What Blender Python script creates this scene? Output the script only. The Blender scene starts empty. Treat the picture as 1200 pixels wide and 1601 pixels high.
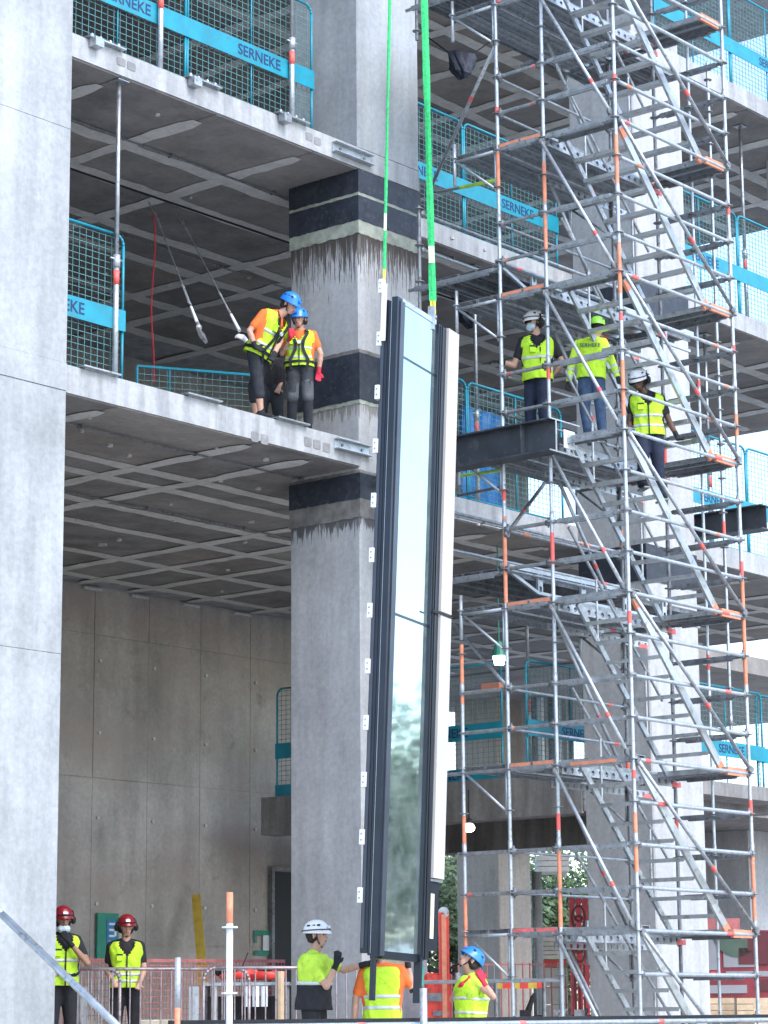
import bpy, math, random
from mathutils import Vector, Matrix
random.seed(7)
S = bpy.context.scene
COL = S.collection
V = Vector

# ------------------------------------------------------------------ camera
FPX = 3855.0
CAM = V((0, 0, 1.6))
yaw, pit, roll = math.radians(39.734), math.radians(11.506), math.radians(-0.461)
FW = V((math.cos(yaw)*math.cos(pit), math.sin(yaw)*math.cos(pit), math.sin(pit)))
R0 = V((math.sin(yaw), -math.cos(yaw), 0))
U0 = R0.cross(FW)
RR = R0*math.cos(roll) + U0*math.sin(roll)
UU = U0*math.cos(roll) - R0*math.sin(roll)
cam = bpy.data.cameras.new('camera')
cam.sensor_fit = 'VERTICAL'; cam.sensor_height = 24.0; cam.lens = 24.0*FPX/1601.0
cam.clip_start = 0.1; cam.clip_end = 3000
co = bpy.data.objects.new('camera', cam); COL.objects.link(co)
M = Matrix((RR, UU, -FW)).transposed().to_4x4(); M.translation = CAM
co.matrix_world = M
S.camera = co

# ------------------------------------------------------------------ world, sun, exposure
SUN_EL, SUN_AZ = math.radians(48), math.radians(-98)     # azimuth measured from +X towards +Y
w = bpy.data.worlds.new('World'); S.world = w; w.use_nodes = True
nt = w.node_tree; nt.nodes.clear()
sky = nt.nodes.new('ShaderNodeTexSky'); sky.sky_type = 'NISHITA'; sky.sun_disc = False
sky.sun_elevation = SUN_EL; sky.sun_rotation = math.pi/2 - SUN_AZ
sky.air_density = 1.0; sky.dust_density = 1.4; sky.ozone_density = 1.0
bg = nt.nodes.new('ShaderNodeBackground'); bg.inputs[1].default_value = 0.15
wo = nt.nodes.new('ShaderNodeOutputWorld')
nt.links.new(sky.outputs[0], bg.inputs[0]); nt.links.new(bg.outputs[0], wo.inputs[0])
sl = bpy.data.lights.new('sun', 'SUN'); sl.energy = 0.6; sl.angle = math.radians(28); sl.color = (1, .98, .95)
so = bpy.data.objects.new('sun', sl); COL.objects.link(so)
sd = V((math.cos(SUN_EL)*math.cos(SUN_AZ), math.cos(SUN_EL)*math.sin(SUN_AZ), math.sin(SUN_EL)))
so.rotation_euler = sd.to_track_quat('Z', 'Y').to_euler()
S.view_settings.view_transform = 'Standard'; S.view_settings.look = 'None'
S.view_settings.gamma = 1; S.view_settings.use_curve_mapping = False
S.view_settings.exposure = 1.8
S.cycles.max_bounces = 8; S.cycles.transparent_max_bounces = 16

# ------------------------------------------------------------------ helpers
def ray(x, y): return (x-600)/FPX*RR - (y-800.5)/FPX*UU + FW
def on(x, y, ax, v):                      # the point of a sight line on the world plane axis = v
    d = ray(x, y); return CAM + d*((v-CAM[ax])/d[ax])
def at(x, y, k): return CAM + ray(x, y)*k # the point at depth k

def tag(o, label=None, cat=None, group=None, kind=None):
    if label: o['label'] = label
    if cat: o['category'] = cat
    if group: o['group'] = group
    if kind: o['kind'] = kind
    return o
def empty(name, loc, label=None, cat=None, group=None):
    o = bpy.data.objects.new(name, None); COL.objects.link(o); o.location = loc
    o.empty_display_size = .1
    return tag(o, label, cat, group)
def wloc(o):
    p = V(o.location)
    while o.parent: o = o.parent; p += V(o.location)
    return p
def kids(o): return [c for c in KID.get(o.name, [])]
KID = {}
def par(c, p):
    c.parent = p; KID.setdefault(p.name, []).append(c)
def copy_tree(o, parent=None):
    c = o.copy(); COL.objects.link(c)
    if parent: par(c, parent)
    for ch in list(kids(o)): copy_tree(ch, c)
    return c

class MB:
    def __init__(s): s.v = []; s.f = []; s.m = []; s.cur = 0
    def add(s, vs, fs):
        b = len(s.v); s.v += [tuple(p) for p in vs]
        s.f += [tuple(i+b for i in f) for f in fs]; s.m += [s.cur]*len(fs); return s
    def box(s, a, b):
        x0, y0, z0 = a; x1, y1, z1 = b
        return s.add([(x0,y0,z0),(x1,y0,z0),(x1,y1,z0),(x0,y1,z0),(x0,y0,z1),(x1,y0,z1),(x1,y1,z1),(x0,y1,z1)],
            [(0,3,2,1),(4,5,6,7),(0,1,5,4),(1,2,6,5),(2,3,7,6),(3,0,4,7)])
    def obox(s, c, ex, ey, ez, hx, hy, hz):
        c = V(c); P = []
        for z in (-1, 1):
            for x, y in ((-1,-1),(1,-1),(1,1),(-1,1)): P.append(c+ex*(x*hx)+ey*(y*hy)+ez*(z*hz))
        return s.add(P, [(0,3,2,1),(4,5,6,7),(0,1,5,4),(1,2,6,5),(2,3,7,6),(3,0,4,7)])
    def bar(s, p0, p1, wd, ht, up=V((0,0,1))):
        p0 = V(p0); p1 = V(p1); d = (p1-p0); L = d.length; d.normalize()
        sx = d.cross(up)
        if sx.length < 1e-4: sx = d.cross(V((1,0,0)))
        sx.normalize(); uz = sx.cross(d)
        return s.obox((p0+p1)/2, d, sx, uz, L/2, wd/2, ht/2)
    def tube(s, p0, p1, r, n=8, r1=None, cap=True):
        p0 = V(p0); p1 = V(p1); d = (p1-p0).normalized(); r1 = r if r1 is None else r1
        a = d.orthogonal().normalized(); b = d.cross(a)
        P = []
        for p, q in ((p0, r), (p1, r1)):
            for i in range(n):
                t = 2*math.pi*i/n; P.append(p+a*(q*math.cos(t))+b*(q*math.sin(t)))
        F = [(i, (i+1) % n, n+(i+1) % n, n+i) for i in range(n)]
        if cap: F += [tuple(range(n-1, -1, -1)), tuple(range(n, 2*n))]
        return s.add(P, F)
    def path(s, pts, r, n=6):
        for a, b in zip(pts[:-1], pts[1:]): s.tube(a, b, r, n)
        return s
    def sphere(s, c, r, nu=10, nv=7, sc=(1,1,1)):
        c = V(c); P = [c+V((0,0,r*sc[2]))]
        for j in range(1, nv):
            t = math.pi*j/nv
            for i in range(nu):
                a = 2*math.pi*i/nu
                P.append(c+V((r*sc[0]*math.sin(t)*math.cos(a), r*sc[1]*math.sin(t)*math.sin(a), r*sc[2]*math.cos(t))))
        P.append(c-V((0,0,r*sc[2])))
        F = [(0, 1+i, 1+(i+1) % nu) for i in range(nu)]
        for j in range(nv-2):
            for i in range(nu):
                a = 1+j*nu; F.append((a+i, a+nu+i, a+nu+(i+1) % nu, a+(i+1) % nu))
        a = 1+(nv-2)*nu; F += [(a+i, len(P)-1, a+(i+1) % nu) for i in range(nu)]
        return s.add(P, F)
    def cap(s, p0, r0, p1, r1, n=12):
        p0 = V(p0); p1 = V(p1)
        s.sphere(p0, r0, n, 8); s.sphere(p1, r1, n, 8)
        if (p1-p0).length > 1e-4: s.tube(p0, p1, r0, n, r1)
        return s
    def quad(s, a, b, c, d): return s.add([a, b, c, d], [(0, 1, 2, 3)])
    def mesh(s, name, mats=(), off=V((0,0,0)), smooth=False):
        me = bpy.data.meshes.new(name)
        me.from_pydata([(x-off[0], y-off[1], z-off[2]) for x, y, z in s.v], [], s.f)
        for m in mats: me.materials.append(m)
        if len(mats) > 1: me.polygons.foreach_set('material_index', s.m)
        if smooth: me.polygons.foreach_set('use_smooth', [len(f) < 5 for f in s.f])
        me.update(); return me
    def build(s, name, mats, parent=None, smooth=False, kind=None, label=None):
        if not isinstance(mats, (list, tuple)): mats = [mats]
        if parent is not None: off = wloc(parent)
        else:
            xs = [p[0] for p in s.v]; ys = [p[1] for p in s.v]; zs = [p[2] for p in s.v]
            off = V(((min(xs)+max(xs))/2, (min(ys)+max(ys))/2, min(zs)))
        o = bpy.data.objects.new(name, s.mesh(name, mats, off, smooth)); COL.objects.link(o)
        if parent is not None: par(o, parent)
        else: o.location = off
        return tag(o, label=label, kind=kind)
def meshobj(name, me, parent, loc=(0,0,0)):
    o = bpy.data.objects.new(name, me); COL.objects.link(o); par(o, parent); o.location = loc; return o

# ------------------------------------------------------------------ materials
def lin(c): return tuple(((x/12.92) if x <= .04045 else ((x+.055)/1.055)**2.4) for x in c)
def new(name, rough=.6, metal=0.0):
    m = bpy.data.materials.new(name); m.use_nodes = True
    b = m.node_tree.nodes['Principled BSDF']; b.inputs['Roughness'].default_value = rough; b.inputs['Metallic'].default_value = metal
    return m, m.node_tree, b
def plain(name, col, rough=.6, metal=0.0, var=.12, scale=6.0, bump=0.0, alt=None, dirt=None):
    m, t, b = new(name, rough, metal)
    g = t.nodes.new('ShaderNodeNewGeometry'); n = t.nodes.new('ShaderNodeTexNoise'); n.inputs['Scale'].default_value = scale; n.inputs['Detail'].default_value = 6
    t.links.new(g.outputs['Position'], n.inputs['Vector'])
    r = t.nodes.new('ShaderNodeValToRGB'); r.color_ramp.elements[0].position = .3; r.color_ramp.elements[1].position = .7
    lo = alt or tuple(c*(1-var) for c in col); hi = tuple(min(1, c*(1+var)) for c in col)
    r.color_ramp.elements[0].color = (*lo, 1); r.color_ramp.elements[1].color = (*hi, 1)
    t.links.new(n.outputs['Fac'], r.inputs[0]); out = r.outputs[0]
    if dirt:
        n2 = t.nodes.new('ShaderNodeTexNoise'); n2.inputs['Scale'].default_value = scale*2.3; n2.inputs['Detail'].default_value = 8
        t.links.new(g.outputs['Position'], n2.inputs['Vector'])
        r2 = t.nodes.new('ShaderNodeValToRGB'); r2.color_ramp.elements[0].position = .55; r2.color_ramp.elements[1].position = .68
        t.links.new(n2.outputs['Fac'], r2.inputs[0])
        mx = t.nodes.new('ShaderNodeMix'); mx.data_type = 'RGBA'; t.links.new(r2.outputs[0], mx.inputs[0]); t.links.new(out, mx.inputs[6])
        mx.inputs[7].default_value = (*dirt, 1); out = mx.outputs[2]
    t.links.new(out, b.inputs['Base Color'])
    if bump:
        bp = t.nodes.new('ShaderNodeBump'); bp.inputs['Strength'].default_value = bump; bp.inputs['Distance'].default_value = .01
        n3 = t.nodes.new('ShaderNodeTexNoise'); n3.inputs['Scale'].default_value = scale*5; n3.inputs['Detail'].default_value = 5
        t.links.new(g.outputs['Position'], n3.inputs['Vector'])
        t.links.new(n3.outputs['Fac'], bp.inputs['Height']); t.links.new(bp.outputs[0], b.inputs['Normal'])
    return m
def concrete(name, col, var=.16, streak=.3, big=.5, blot=None, stains=(), warm=None, streakscale=5.0):
    m, t, b = new(name, .88)
    b.inputs['Specular IOR Level'].default_value = .25
    N = t.nodes.new; L = t.links.new
    g = N('ShaderNodeNewGeometry')
    def noise(scale, mp=None, det=8, rgh=.6):
        n = N('ShaderNodeTexNoise'); n.inputs['Scale'].default_value = scale; n.inputs['Detail'].default_value = det; n.inputs['Roughness'].default_value = rgh
        if mp:
            k = N('ShaderNodeMapping'); k.inputs['Scale'].default_value = mp; L(g.outputs['Position'], k.inputs[0]); L(k.outputs[0], n.inputs['Vector'])
        else: L(g.outputs['Position'], n.inputs['Vector'])
        return n
    def ramp(src, a, b_, ca, cb):
        r = N('ShaderNodeValToRGB'); r.color_ramp.elements[0].position = a; r.color_ramp.elements[1].position = b_
        r.color_ramp.elements[0].color = (*ca, 1); r.color_ramp.elements[1].color = (*cb, 1); L(src, r.inputs[0]); return r.outputs[0]
    def mix(mode, fac, a, c):
        x = N('ShaderNodeMix'); x.data_type = 'RGBA'; x.blend_type = mode
        if isinstance(fac, float): x.inputs[0].default_value = fac
        else: L(fac, x.inputs[0])
        L(a, x.inputs[6])
        if isinstance(c, tuple): x.inputs[7].default_value = (*c, 1)
        else: L(c, x.inputs[7])
        return x.outputs[2]
    c1 = ramp(noise(big).outputs['Fac'], .3, .72, tuple(x*(1-var) for x in col), tuple(x*(1+var) for x in col))
    st = ramp(noise(streakscale, (1, 1, .12), 6).outputs['Fac'], .35, .62, (1-streak,)*3, (1, 1, 1))
    c2 = mix('MULTIPLY', 1.0, c1, st)
    fn = ramp(noise(14, None, 10, .7).outputs['Fac'], .25, .75, (.8,)*3, (1.14,)*3)
    c3 = mix('MULTIPLY', 1.0, c2, fn)
    if warm: c3 = mix('MIX', ramp(noise(.9).outputs['Fac'], .45, .7, (0,)*3, (.8,)*3), c3, warm)
    bl = ramp(noise(2.2, None, 9, .65).outputs['Fac'], .6, .72, (0,)*3, (.55,)*3)
    c4 = mix('MIX', bl, c3, blot or tuple(x*.6 for x in col))
    # pale scuffs
    sc = ramp(noise(3.1, (1, 1, .5), 9, .75).outputs['Fac'], .62, .7, (0,)*3, (.35,)*3)
    c4 = mix('MIX', sc, c4, tuple(min(.75, x*1.45) for x in col))
    for (ztop, depth, colr, dens) in stains:       # run-off below a membrane: ragged drips of fixed height
        sep = N('ShaderNodeSeparateXYZ'); L(g.outputs['Position'], sep.inputs[0])
        nn = noise(9.0*dens, (1, 1, .05), 6, .65)
        a = N('ShaderNodeMath'); a.operation = 'SUBTRACT'; a.inputs[0].default_value = ztop; L(sep.outputs[2], a.inputs[1])
        ad = N('ShaderNodeMath'); ad.operation = 'DIVIDE'; L(a.outputs[0], ad.inputs[0]); ad.inputs[1].default_value = depth
        q = N('ShaderNodeMapRange'); q.inputs[1].default_value = .40; q.inputs[2].default_value = .66; q.inputs[3].default_value = .02; q.inputs[4].default_value = 1.0
        L(nn.outputs['Fac'], q.inputs[0])
        cmpn = N('ShaderNodeMath'); cmpn.operation = 'SUBTRACT'; L(q.outputs[0], cmpn.inputs[0]); L(ad.outputs[0], cmpn.inputs[1])
        sm = N('ShaderNodeMapRange'); sm.inputs[1].default_value = -.02; sm.inputs[2].default_value = .11; L(cmpn.outputs[0], sm.inputs[0])
        pos = N('ShaderNodeMath'); pos.operation = 'GREATER_THAN'; L(a.outputs[0], pos.inputs[0]); pos.inputs[1].default_value = 0
        mm = N('ShaderNodeMath'); mm.operation = 'MULTIPLY'; L(sm.outputs[0], mm.inputs[0]); L(pos.outputs[0], mm.inputs[1])
        m2 = N('ShaderNodeMath'); m2.operation = 'MULTIPLY'; L(mm.outputs[0], m2.inputs[0]); m2.inputs[1].default_value = .85
        c4 = mix('MIX', m2.outputs[0], c4, colr)
    L(c4, b.inputs['Base Color'])
    bp = N('ShaderNodeBump'); bp.inputs['Strength'].default_value = .35; bp.inputs['Distance'].default_value = .012
    L(noise(11, None, 12, .7).outputs['Fac'], bp.inputs['Height']); L(bp.outputs[0], b.inputs['Normal'])
    return m
CF = concrete('concrete_facade', (.385, .41, .425), .22, .22, .6, blot=(.27, .29, .30), streakscale=3.0)
CP = concrete('concrete_pillar', (.44, .445, .45), .16, .16, .8, stains=((11.86, .26, (.07, .06, .052), 1.3), (11.86, .60, (.065, .055, .05), 2.6), (11.86, .95, (.075, .065, .058), 5.0), (9.52, .35, (.2, .19, .17), 3.0), (7.98, .22, (.05, .05, .052), .9), (7.98, .30, (.10, .10, .10), 3.5)))
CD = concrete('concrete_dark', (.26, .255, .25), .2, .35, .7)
CW = concrete('concrete_wall', (.50, .468, .43), .30, .26, .5, blot=(.24, .21, .18), warm=(.40, .34, .30), streakscale=2.0)
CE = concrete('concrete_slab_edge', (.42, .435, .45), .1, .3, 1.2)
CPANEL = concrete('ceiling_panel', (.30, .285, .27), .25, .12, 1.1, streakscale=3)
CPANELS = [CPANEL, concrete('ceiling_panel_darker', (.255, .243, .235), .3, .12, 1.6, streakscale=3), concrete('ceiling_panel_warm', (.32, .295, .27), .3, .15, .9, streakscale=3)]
CSTRIP = concrete('ceiling_joint_filler', (.66, .65, .62), .12, .1, 2.0)
CPATCH = concrete('repair_mortar', (.27, .275, .28), .15, .2, 4)
CFLOOR = concrete('concrete_floor', (.45, .44, .42), .2, .1, .6)
GROUNDM = plain('gravel_ground', (.40, .385, .36), .95, 0, .3, 3, .6)
BITU = plain('bitumen_membrane', (.024, .030, .044), .55, 0, .35, 7, .25, dirt=(.05, .055, .06))
MORT = plain('green_grey_mortar', (.31, .335, .28), .9, 0, .25, 8, .4)
CEMT = plain('fresh_cement', (.17, .165, .155), .9, 0, .35, 6, .5)
GALV = plain('galvanised_steel', (.40, .425, .445), .42, .75, .22, 9, .08, dirt=(.24, .24, .24))
GALV2 = plain('galvanised_steel_bright', (.47, .51, .545), .42, .6, .15, 9, .05, dirt=(.36, .36, .35))
GDARK = plain('aged_and_shaded_steel', (.22, .235, .25), .55, .5, .3, 8, .1, dirt=(.12, .11, .10))  # on the far-end transoms its dark tone is underside shade put into colour
ALU = plain('aluminium', (.50, .52, .525), .4, .7, .15, 5, .05, dirt=(.35, .35, .34))
ORNG = plain('orange_paint', (.70, .24, .13), .6, 0, .2, 12, .1, dirt=(.5, .3, .22))
REDP = plain('red_tape', (.74, .12, .10), .5, 0, .15, 10)
PINK = plain('pink_spray', (.80, .16, .15), .6, 0, .3, 14)
TEAL = plain('teal_powder_coat', (.008, .245, .34), .42, 0, .15, 4, dirt=(.03, .21, .27))
TEALD = plain('teal_frame', (.02, .24, .30), .45, 0, .15, 6)
WIRE = plain('zinc_wire_teal', (.09, .24, .25), .55, .2, .2, 9)
NAVY = plain('navy_lettering', (.01, .03, .12), .6, 0, .1, 9)
BEAM = plain('primer_grey_beam', (.040, .047, .058), .5, .1, .3, 3, .1, dirt=(.075, .08, .085))
FRAMEM = plain('anthracite_frame', (.014, .019, .030), .32, .2, .2, 3, .03)
FRAME2 = plain('anthracite_frame_light', (.05, .06, .08), .35, .2, .2, 3)
GASK = plain('black_gasket', (.008, .009, .011), .6, 0, .2, 8)
WHITEP = plain('white_plastic', (.72, .76, .78), .4, 0, .08, 12)
BEIGE = plain('pale_facade_panel', (.47, .45, .42), .55, 0, .05, 2)
CREAM = plain('cream_insulation', (.68, .66, .48), .8, 0, .08, 6)
BLACK = plain('black_fabric', (.012, .013, .016), .85, 0, .4, 18, .4)
GREENS = plain('green_sling', (.03, .50, .15), .75, 0, .3, 26, .6, dirt=(.05, .34, .13))
YELS = plain('yellow_sling', (.80, .62, .05), .65, 0, .12, 30, .4)
YELW = plain('yellow_painted_timber', (.52, .36, .05), .7, 0, .2, 6, .2)
TIMBER = plain('pale_timber', (.55, .42, .28), .8, 0, .2, 6, .3)
BLOCKM = plain('pale_block', (.62, .58, .48), .9, 0, .12, 6, .3)
REDR = plain('red_rope', (.5, .03, .05), .8, 0, .2, 30)
REDM = plain('red_machine_paint', (.68, .045, .03), .4, 0, .2, 5, .05, dirt=(.35, .06, .04))
MAROON = plain('maroon_hoarding', (.20, .022, .035), .6, 0, .3, 3, .1)
MAROON2 = plain('dark_maroon_print', (.09, .012, .02), .6, 0, .2, 5)
PINKN = plain('dusty_red_net', (.48, .17, .17), .8, 0, .2, 10)
BRICKP = plain('pale_cladding', (.52, .48, .42), .85, 0, .12, 5, .2)
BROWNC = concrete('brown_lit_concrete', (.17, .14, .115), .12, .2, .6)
DOORM = plain('dark_door_steel', (.014, .016, .018), .5, 0, .2, 3)
BLUET = plain('blue_tarpaulin', (.015, .14, .42), .5, 0, .35, 4, .6)
SIGNG = plain('green_sign', (.03, .25, .17), .5, 0, .15, 6)
SIGNB = plain('blue_sign', (.03, .20, .42), .5, 0, .1, 6)
YGT = plain('lime_tape', (.45, .75, .08), .5, 0, .15, 10)
BARR = plain('barrier_steel', (.38, .32, .335), .5, .6, .2, 8, .1, dirt=(.22, .17, .17))
BARK = plain('tree_bark', (.09, .07, .05), .9, 0, .3, 8, .6)
LEAF = plain('leaf_green', (.045, .10, .025), .6, 0, .5, 1.2)
LEAF2 = plain('leaf_light_green', (.10, .15, .065), .6, 0, .4, 1.5)
HIVIS = plain('lime_hi_vis', (.50, .80, .03), .75, 0, .14, 7, .8, dirt=(.40, .60, .05))
HIVIS2 = plain('lime_hi_vis_shirt', (.52, .78, .06), .8, 0, .14, 7, .8, dirt=(.40, .58, .07))
SILV = plain('reflective_band', (.55, .60, .58), .35, .1, .12, 20)
ORT = plain('orange_shirt', (.80, .16, .03), .8, 0, .12, 10, .5)
BLKT = plain('black_shirt', (.013, .014, .018), .85, 0, .3, 12, .5)
DKPANTS = plain('charcoal_trousers', (.022, .026, .034), .85, 0, .35, 10, .6)
GREYP = plain('grey_knee_panels', (.075, .082, .09), .85, 0, .25, 10, .5)
JEANS = plain('blue_jeans', (.045, .085, .16), .85, 0, .35, 12, .5)
NAVYP = plain('navy_trousers', (.012, .02, .045), .85, 0, .3, 10, .5)
HBLUE = plain('blue_helmet_shell', (.02, .20, .70), .3, 0, .06, 6)
HWHITE = plain('white_helmet_shell', (.78, .79, .80), .3, 0, .04, 6)
HRED = plain('red_helmet_shell', (.22, .012, .02), .3, 0, .1, 6)
HGREEN = plain('lime_helmet_shell', (.22, .62, .05), .35, 0, .1, 6)
STRAP = plain('black_webbing', (.01, .01, .012), .7, 0, .2, 20)
REDG = plain('red_glove', (.55, .02, .05), .75, 0, .2, 16, .3)
WHG = plain('pale_glove', (.55, .57, .58), .75, 0, .2, 16, .3)
HAIR = plain('dark_hair', (.02, .014, .01), .8, 0, .3, 40, .5)
MASKM = plain('pale_blue_mask', (.50, .62, .68), .8, 0, .08, 14)
LIP = plain('lip', (.30, .09, .07), .6); EYEM = plain('dark_eye', (.015, .012, .012), .3)
def skin(name, c):
    m, t, b = new(name, .55); b.inputs['Base Color'].default_value = (*c, 1)
    b.inputs['Subsurface Weight'].default_value = .08; b.inputs['Subsurface Radius'].default_value = (.01, .005, .003)
    n = t.nodes.new('ShaderNodeTexNoise'); n.inputs['Scale'].default_value = 14
    r = t.nodes.new('ShaderNodeValToRGB'); r.color_ramp.elements[0].color = (*[x*.82 for x in c], 1); r.color_ramp.elements[1].color = (*[min(1, x*1.12) for x in c], 1)
    t.links.new(n.outputs[0], r.inputs[0]); t.links.new(r.outputs[0], b.inputs['Base Color']); return m
SK1 = skin('skin_fair', (.52, .30, .22)); SK2 = skin('skin_tan', (.36, .20, .13)); SK3 = skin('skin_brown', (.12, .06, .04))
def emis(name, c, s):
    m, t, b = new(name, .5); b.inputs['Base Color'].default_value = (*c, 1)
    b.inputs['Emission Color'].default_value = (*c, 1); b.inputs['Emission Strength'].default_value = s; return m
LAMPM = emis('lit_lamp_glass', (1, .93, .75), 6)
def glassm():
    m = bpy.data.materials.new('coated_glass'); m.use_nodes = True; t = m.node_tree; t.nodes.clear()
    o = t.nodes.new('ShaderNodeOutputMaterial'); mx = t.nodes.new('ShaderNodeMixShader')
    gl = t.nodes.new('ShaderNodeBsdfGlossy'); gl.inputs['Roughness'].default_value = .035; gl.inputs['Color'].default_value = (.60, .75, .76, 1)
    tr = t.nodes.new('ShaderNodeBsdfTransparent'); tr.inputs['Color'].default_value = (.55, .72, .70, 1)
    fr = t.nodes.new('ShaderNodeFresnel'); fr.inputs['IOR'].default_value = 1.5
    mr = t.nodes.new('ShaderNodeMapRange'); mr.inputs[3].default_value = .62; mr.inputs[4].default_value = 1.0
    n = t.nodes.new('ShaderNodeTexNoise'); n.inputs['Scale'].default_value = 1.3; n.inputs['Detail'].default_value = 3
    bp = t.nodes.new('ShaderNodeBump'); bp.inputs['Strength'].default_value = .05; bp.inputs['Distance'].default_value = .02
    t.links.new(n.outputs[0], bp.inputs['Height']); t.links.new(bp.outputs[0], gl.inputs['Normal'])
    t.links.new(fr.outputs[0], mr.inputs[0]); t.links.new(mr.outputs[0], mx.inputs[0])
    t.links.new(tr.outputs[0], mx.inputs[1]); t.links.new(gl.outputs[0], mx.inputs[2])
    df = t.nodes.new('ShaderNodeBsdfDiffuse'); df.inputs[0].default_value = (.58, .70, .68, 1)
    n2 = t.nodes.new('ShaderNodeTexNoise'); n2.inputs['Scale'].default_value = 2.6; n2.inputs['Detail'].default_value = 9; n2.inputs['Roughness'].default_value = .7
    g2 = t.nodes.new('ShaderNodeNewGeometry'); t.links.new(g2.outputs['Position'], n2.inputs['Vector']); t.links.new(g2.outputs['Position'], n.inputs['Vector'])
    m3 = t.nodes.new('ShaderNodeMapRange'); m3.inputs[1].default_value = .35; m3.inputs[2].default_value = .7; m3.inputs[3].default_value = .05; m3.inputs[4].default_value = .22
    t.links.new(n2.outputs[0], m3.inputs[0]); m4 = t.nodes.new('ShaderNodeMixShader'); t.links.new(m3.outputs[0], m4.inputs[0]); t.links.new(mx.outputs[0], m4.inputs[1]); t.links.new(df.outputs[0], m4.inputs[2]); t.links.new(m4.outputs[0], o.inputs[0]); return m
GLASS = glassm()

# ------------------------------------------------------------------ ground
D = 20.43                                   # facade plane y = D; x runs along the facade
mb = MB(); n = 10
mb.box((-1500, -1500, -.5), (1500, 1500, 0)); mb.build('ground', GROUNDM, kind='structure')
mb = MB(); mb.box((6, 13.5, 0.004), (60, 20.3, .72)); mb.build('concrete_apron', CFLOOR, kind='structure')
mb = MB(); mb.box((6, 20.3, 0.004), (60, 60, 1.05)); mb.build('hall_floor', CFLOOR, kind='structure')

# ------------------------------------------------------------------ floor slabs with precast soffit panels and filled joints
LV = [(8.65, 8.98), (12.76, 13.05), (16.84, 17.15), (20.9, 21.2)]
XE = 41.0
def wavy_strip(mb, a, b, wd, z, seed):
    rnd = random.Random(seed); a = V(a); b = V(b); d = b-a; L = d.length; d.normalize(); s = V((-d.y, d.x, 0)); k = max(2, int(L/.22))
    P = []; ph = rnd.random()*9
    for i in range(k+1):
        t = i/k; e = min(1.0, .55+min(i, k-i)*.5)
        w0 = wd/2*(1+rnd.uniform(-.16, .16)+.12*math.sin(i*.5+ph))*e; w1 = wd/2*(1+rnd.uniform(-.16, .16)+.12*math.sin(i*.37+ph*2))*e
        c = a+d*(L*t)+s*rnd.uniform(-.012, .012)
        P += [(c+s*w0)[:2], (c-s*w1)[:2]]
    vs = [(x, y, z) for x, y in P]+[(x, y, z-.004) for x, y in P]; m = len(P); F = []
    for i in range(k):
        j = 2*i; F += [(m+j, m+j+2, m+j+3, m+j+1), (j, j+2, m+j+2, m+j), (j+1, m+j+1, m+j+3, j+3)]
    mb.add(vs, F)
YL_low = [22.65, 23.32, 24.65, 25.8, 27.5, 29.05]; XL_low = [19.7, 22.17, 23.31, 26.6, 27.7, 28.85, 30.3]
YL_up = [22.12, 23.22, 24.58, 25.5, 27.0, 28.4]; XL_up = [19.68, 21.35, 23.2, 26.28, 27.4, 29.4]
for li, (zb, zt) in enumerate(LV):
    mb = MB()
    YB = 36.0
    # plate with the recess between the first and second pillar
    mb.box((10, D, zb), (25.4, YB, zt)); mb.box((25.4, 21.67, zb), (30.77, YB, zt)); mb.box((30.775, 21.6, zb), (32.2, YB, zt)); mb.box((32.2, 20.85, zb), (XE, YB, zt))
    mb.box((30.80, D+.01, zb), (32.14, 21.599, zt))
    slab = mb.build('floor_slab', [CE], kind='structure')
    YL = (YL_low if li != 1 else YL_up)+[30.4, 31.9, 33.2, 34.6]
    XL = (XL_low if li != 1 else XL_up)+[31.9, 33.4, 35.0, 36.6, 37.9, 39.5]
    if li == 3: continue
    xs = [10.0, 13.5, 16.8]+sorted(XL)+[XE]; ys = [D+.02]+sorted(YL)+[YB]
    for i in range(len(xs)-1):
        for j in range(len(ys)-1):
            x0, x1, y0, y1 = xs[i]+.012, xs[i+1]-.012, ys[j]+.012, ys[j+1]-.012
            if y1 > 29.6 and x0 < 33: continue
            if j == 0:
                if x0 > 30.7: y0 = 20.88
                elif x0 > 25.3: y0 = 21.70
                elif x1 > 25.4: x1 = 25.38
                if x1 > 30.7 and x0 < 30.7: y0 = 21.7
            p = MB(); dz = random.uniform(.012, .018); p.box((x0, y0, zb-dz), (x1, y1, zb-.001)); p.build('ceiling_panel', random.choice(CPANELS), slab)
    for q, y in enumerate(sorted(YL)):
        s = MB(); x0, x1 = 16.5, XE-.3
        if y > 29.6: x0 = 33.6
        wavy_strip(s, (x0, y, 0), (x1, y, 0), .24, zb-.022, li*50+q); s.build('joint_strip', CSTRIP, slab)
    for q, x in enumerate(sorted(XL)):
        y0 = {0: 20.62, 1: 20.7, 2: 20.6}.get(li, 20.6)+random.uniform(0, .12); y1 = 29.6 if x < 33 else 35.6
        if x > 25.4: y0 += 1.3
        if x > 31: y0 -= .8
        s = MB(); wavy_strip(s, (x, y0, 0), (x, y1, 0), .24, zb-.0265, 700+li*50+q); s.build('joint_strip', CSTRIP, slab)
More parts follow.
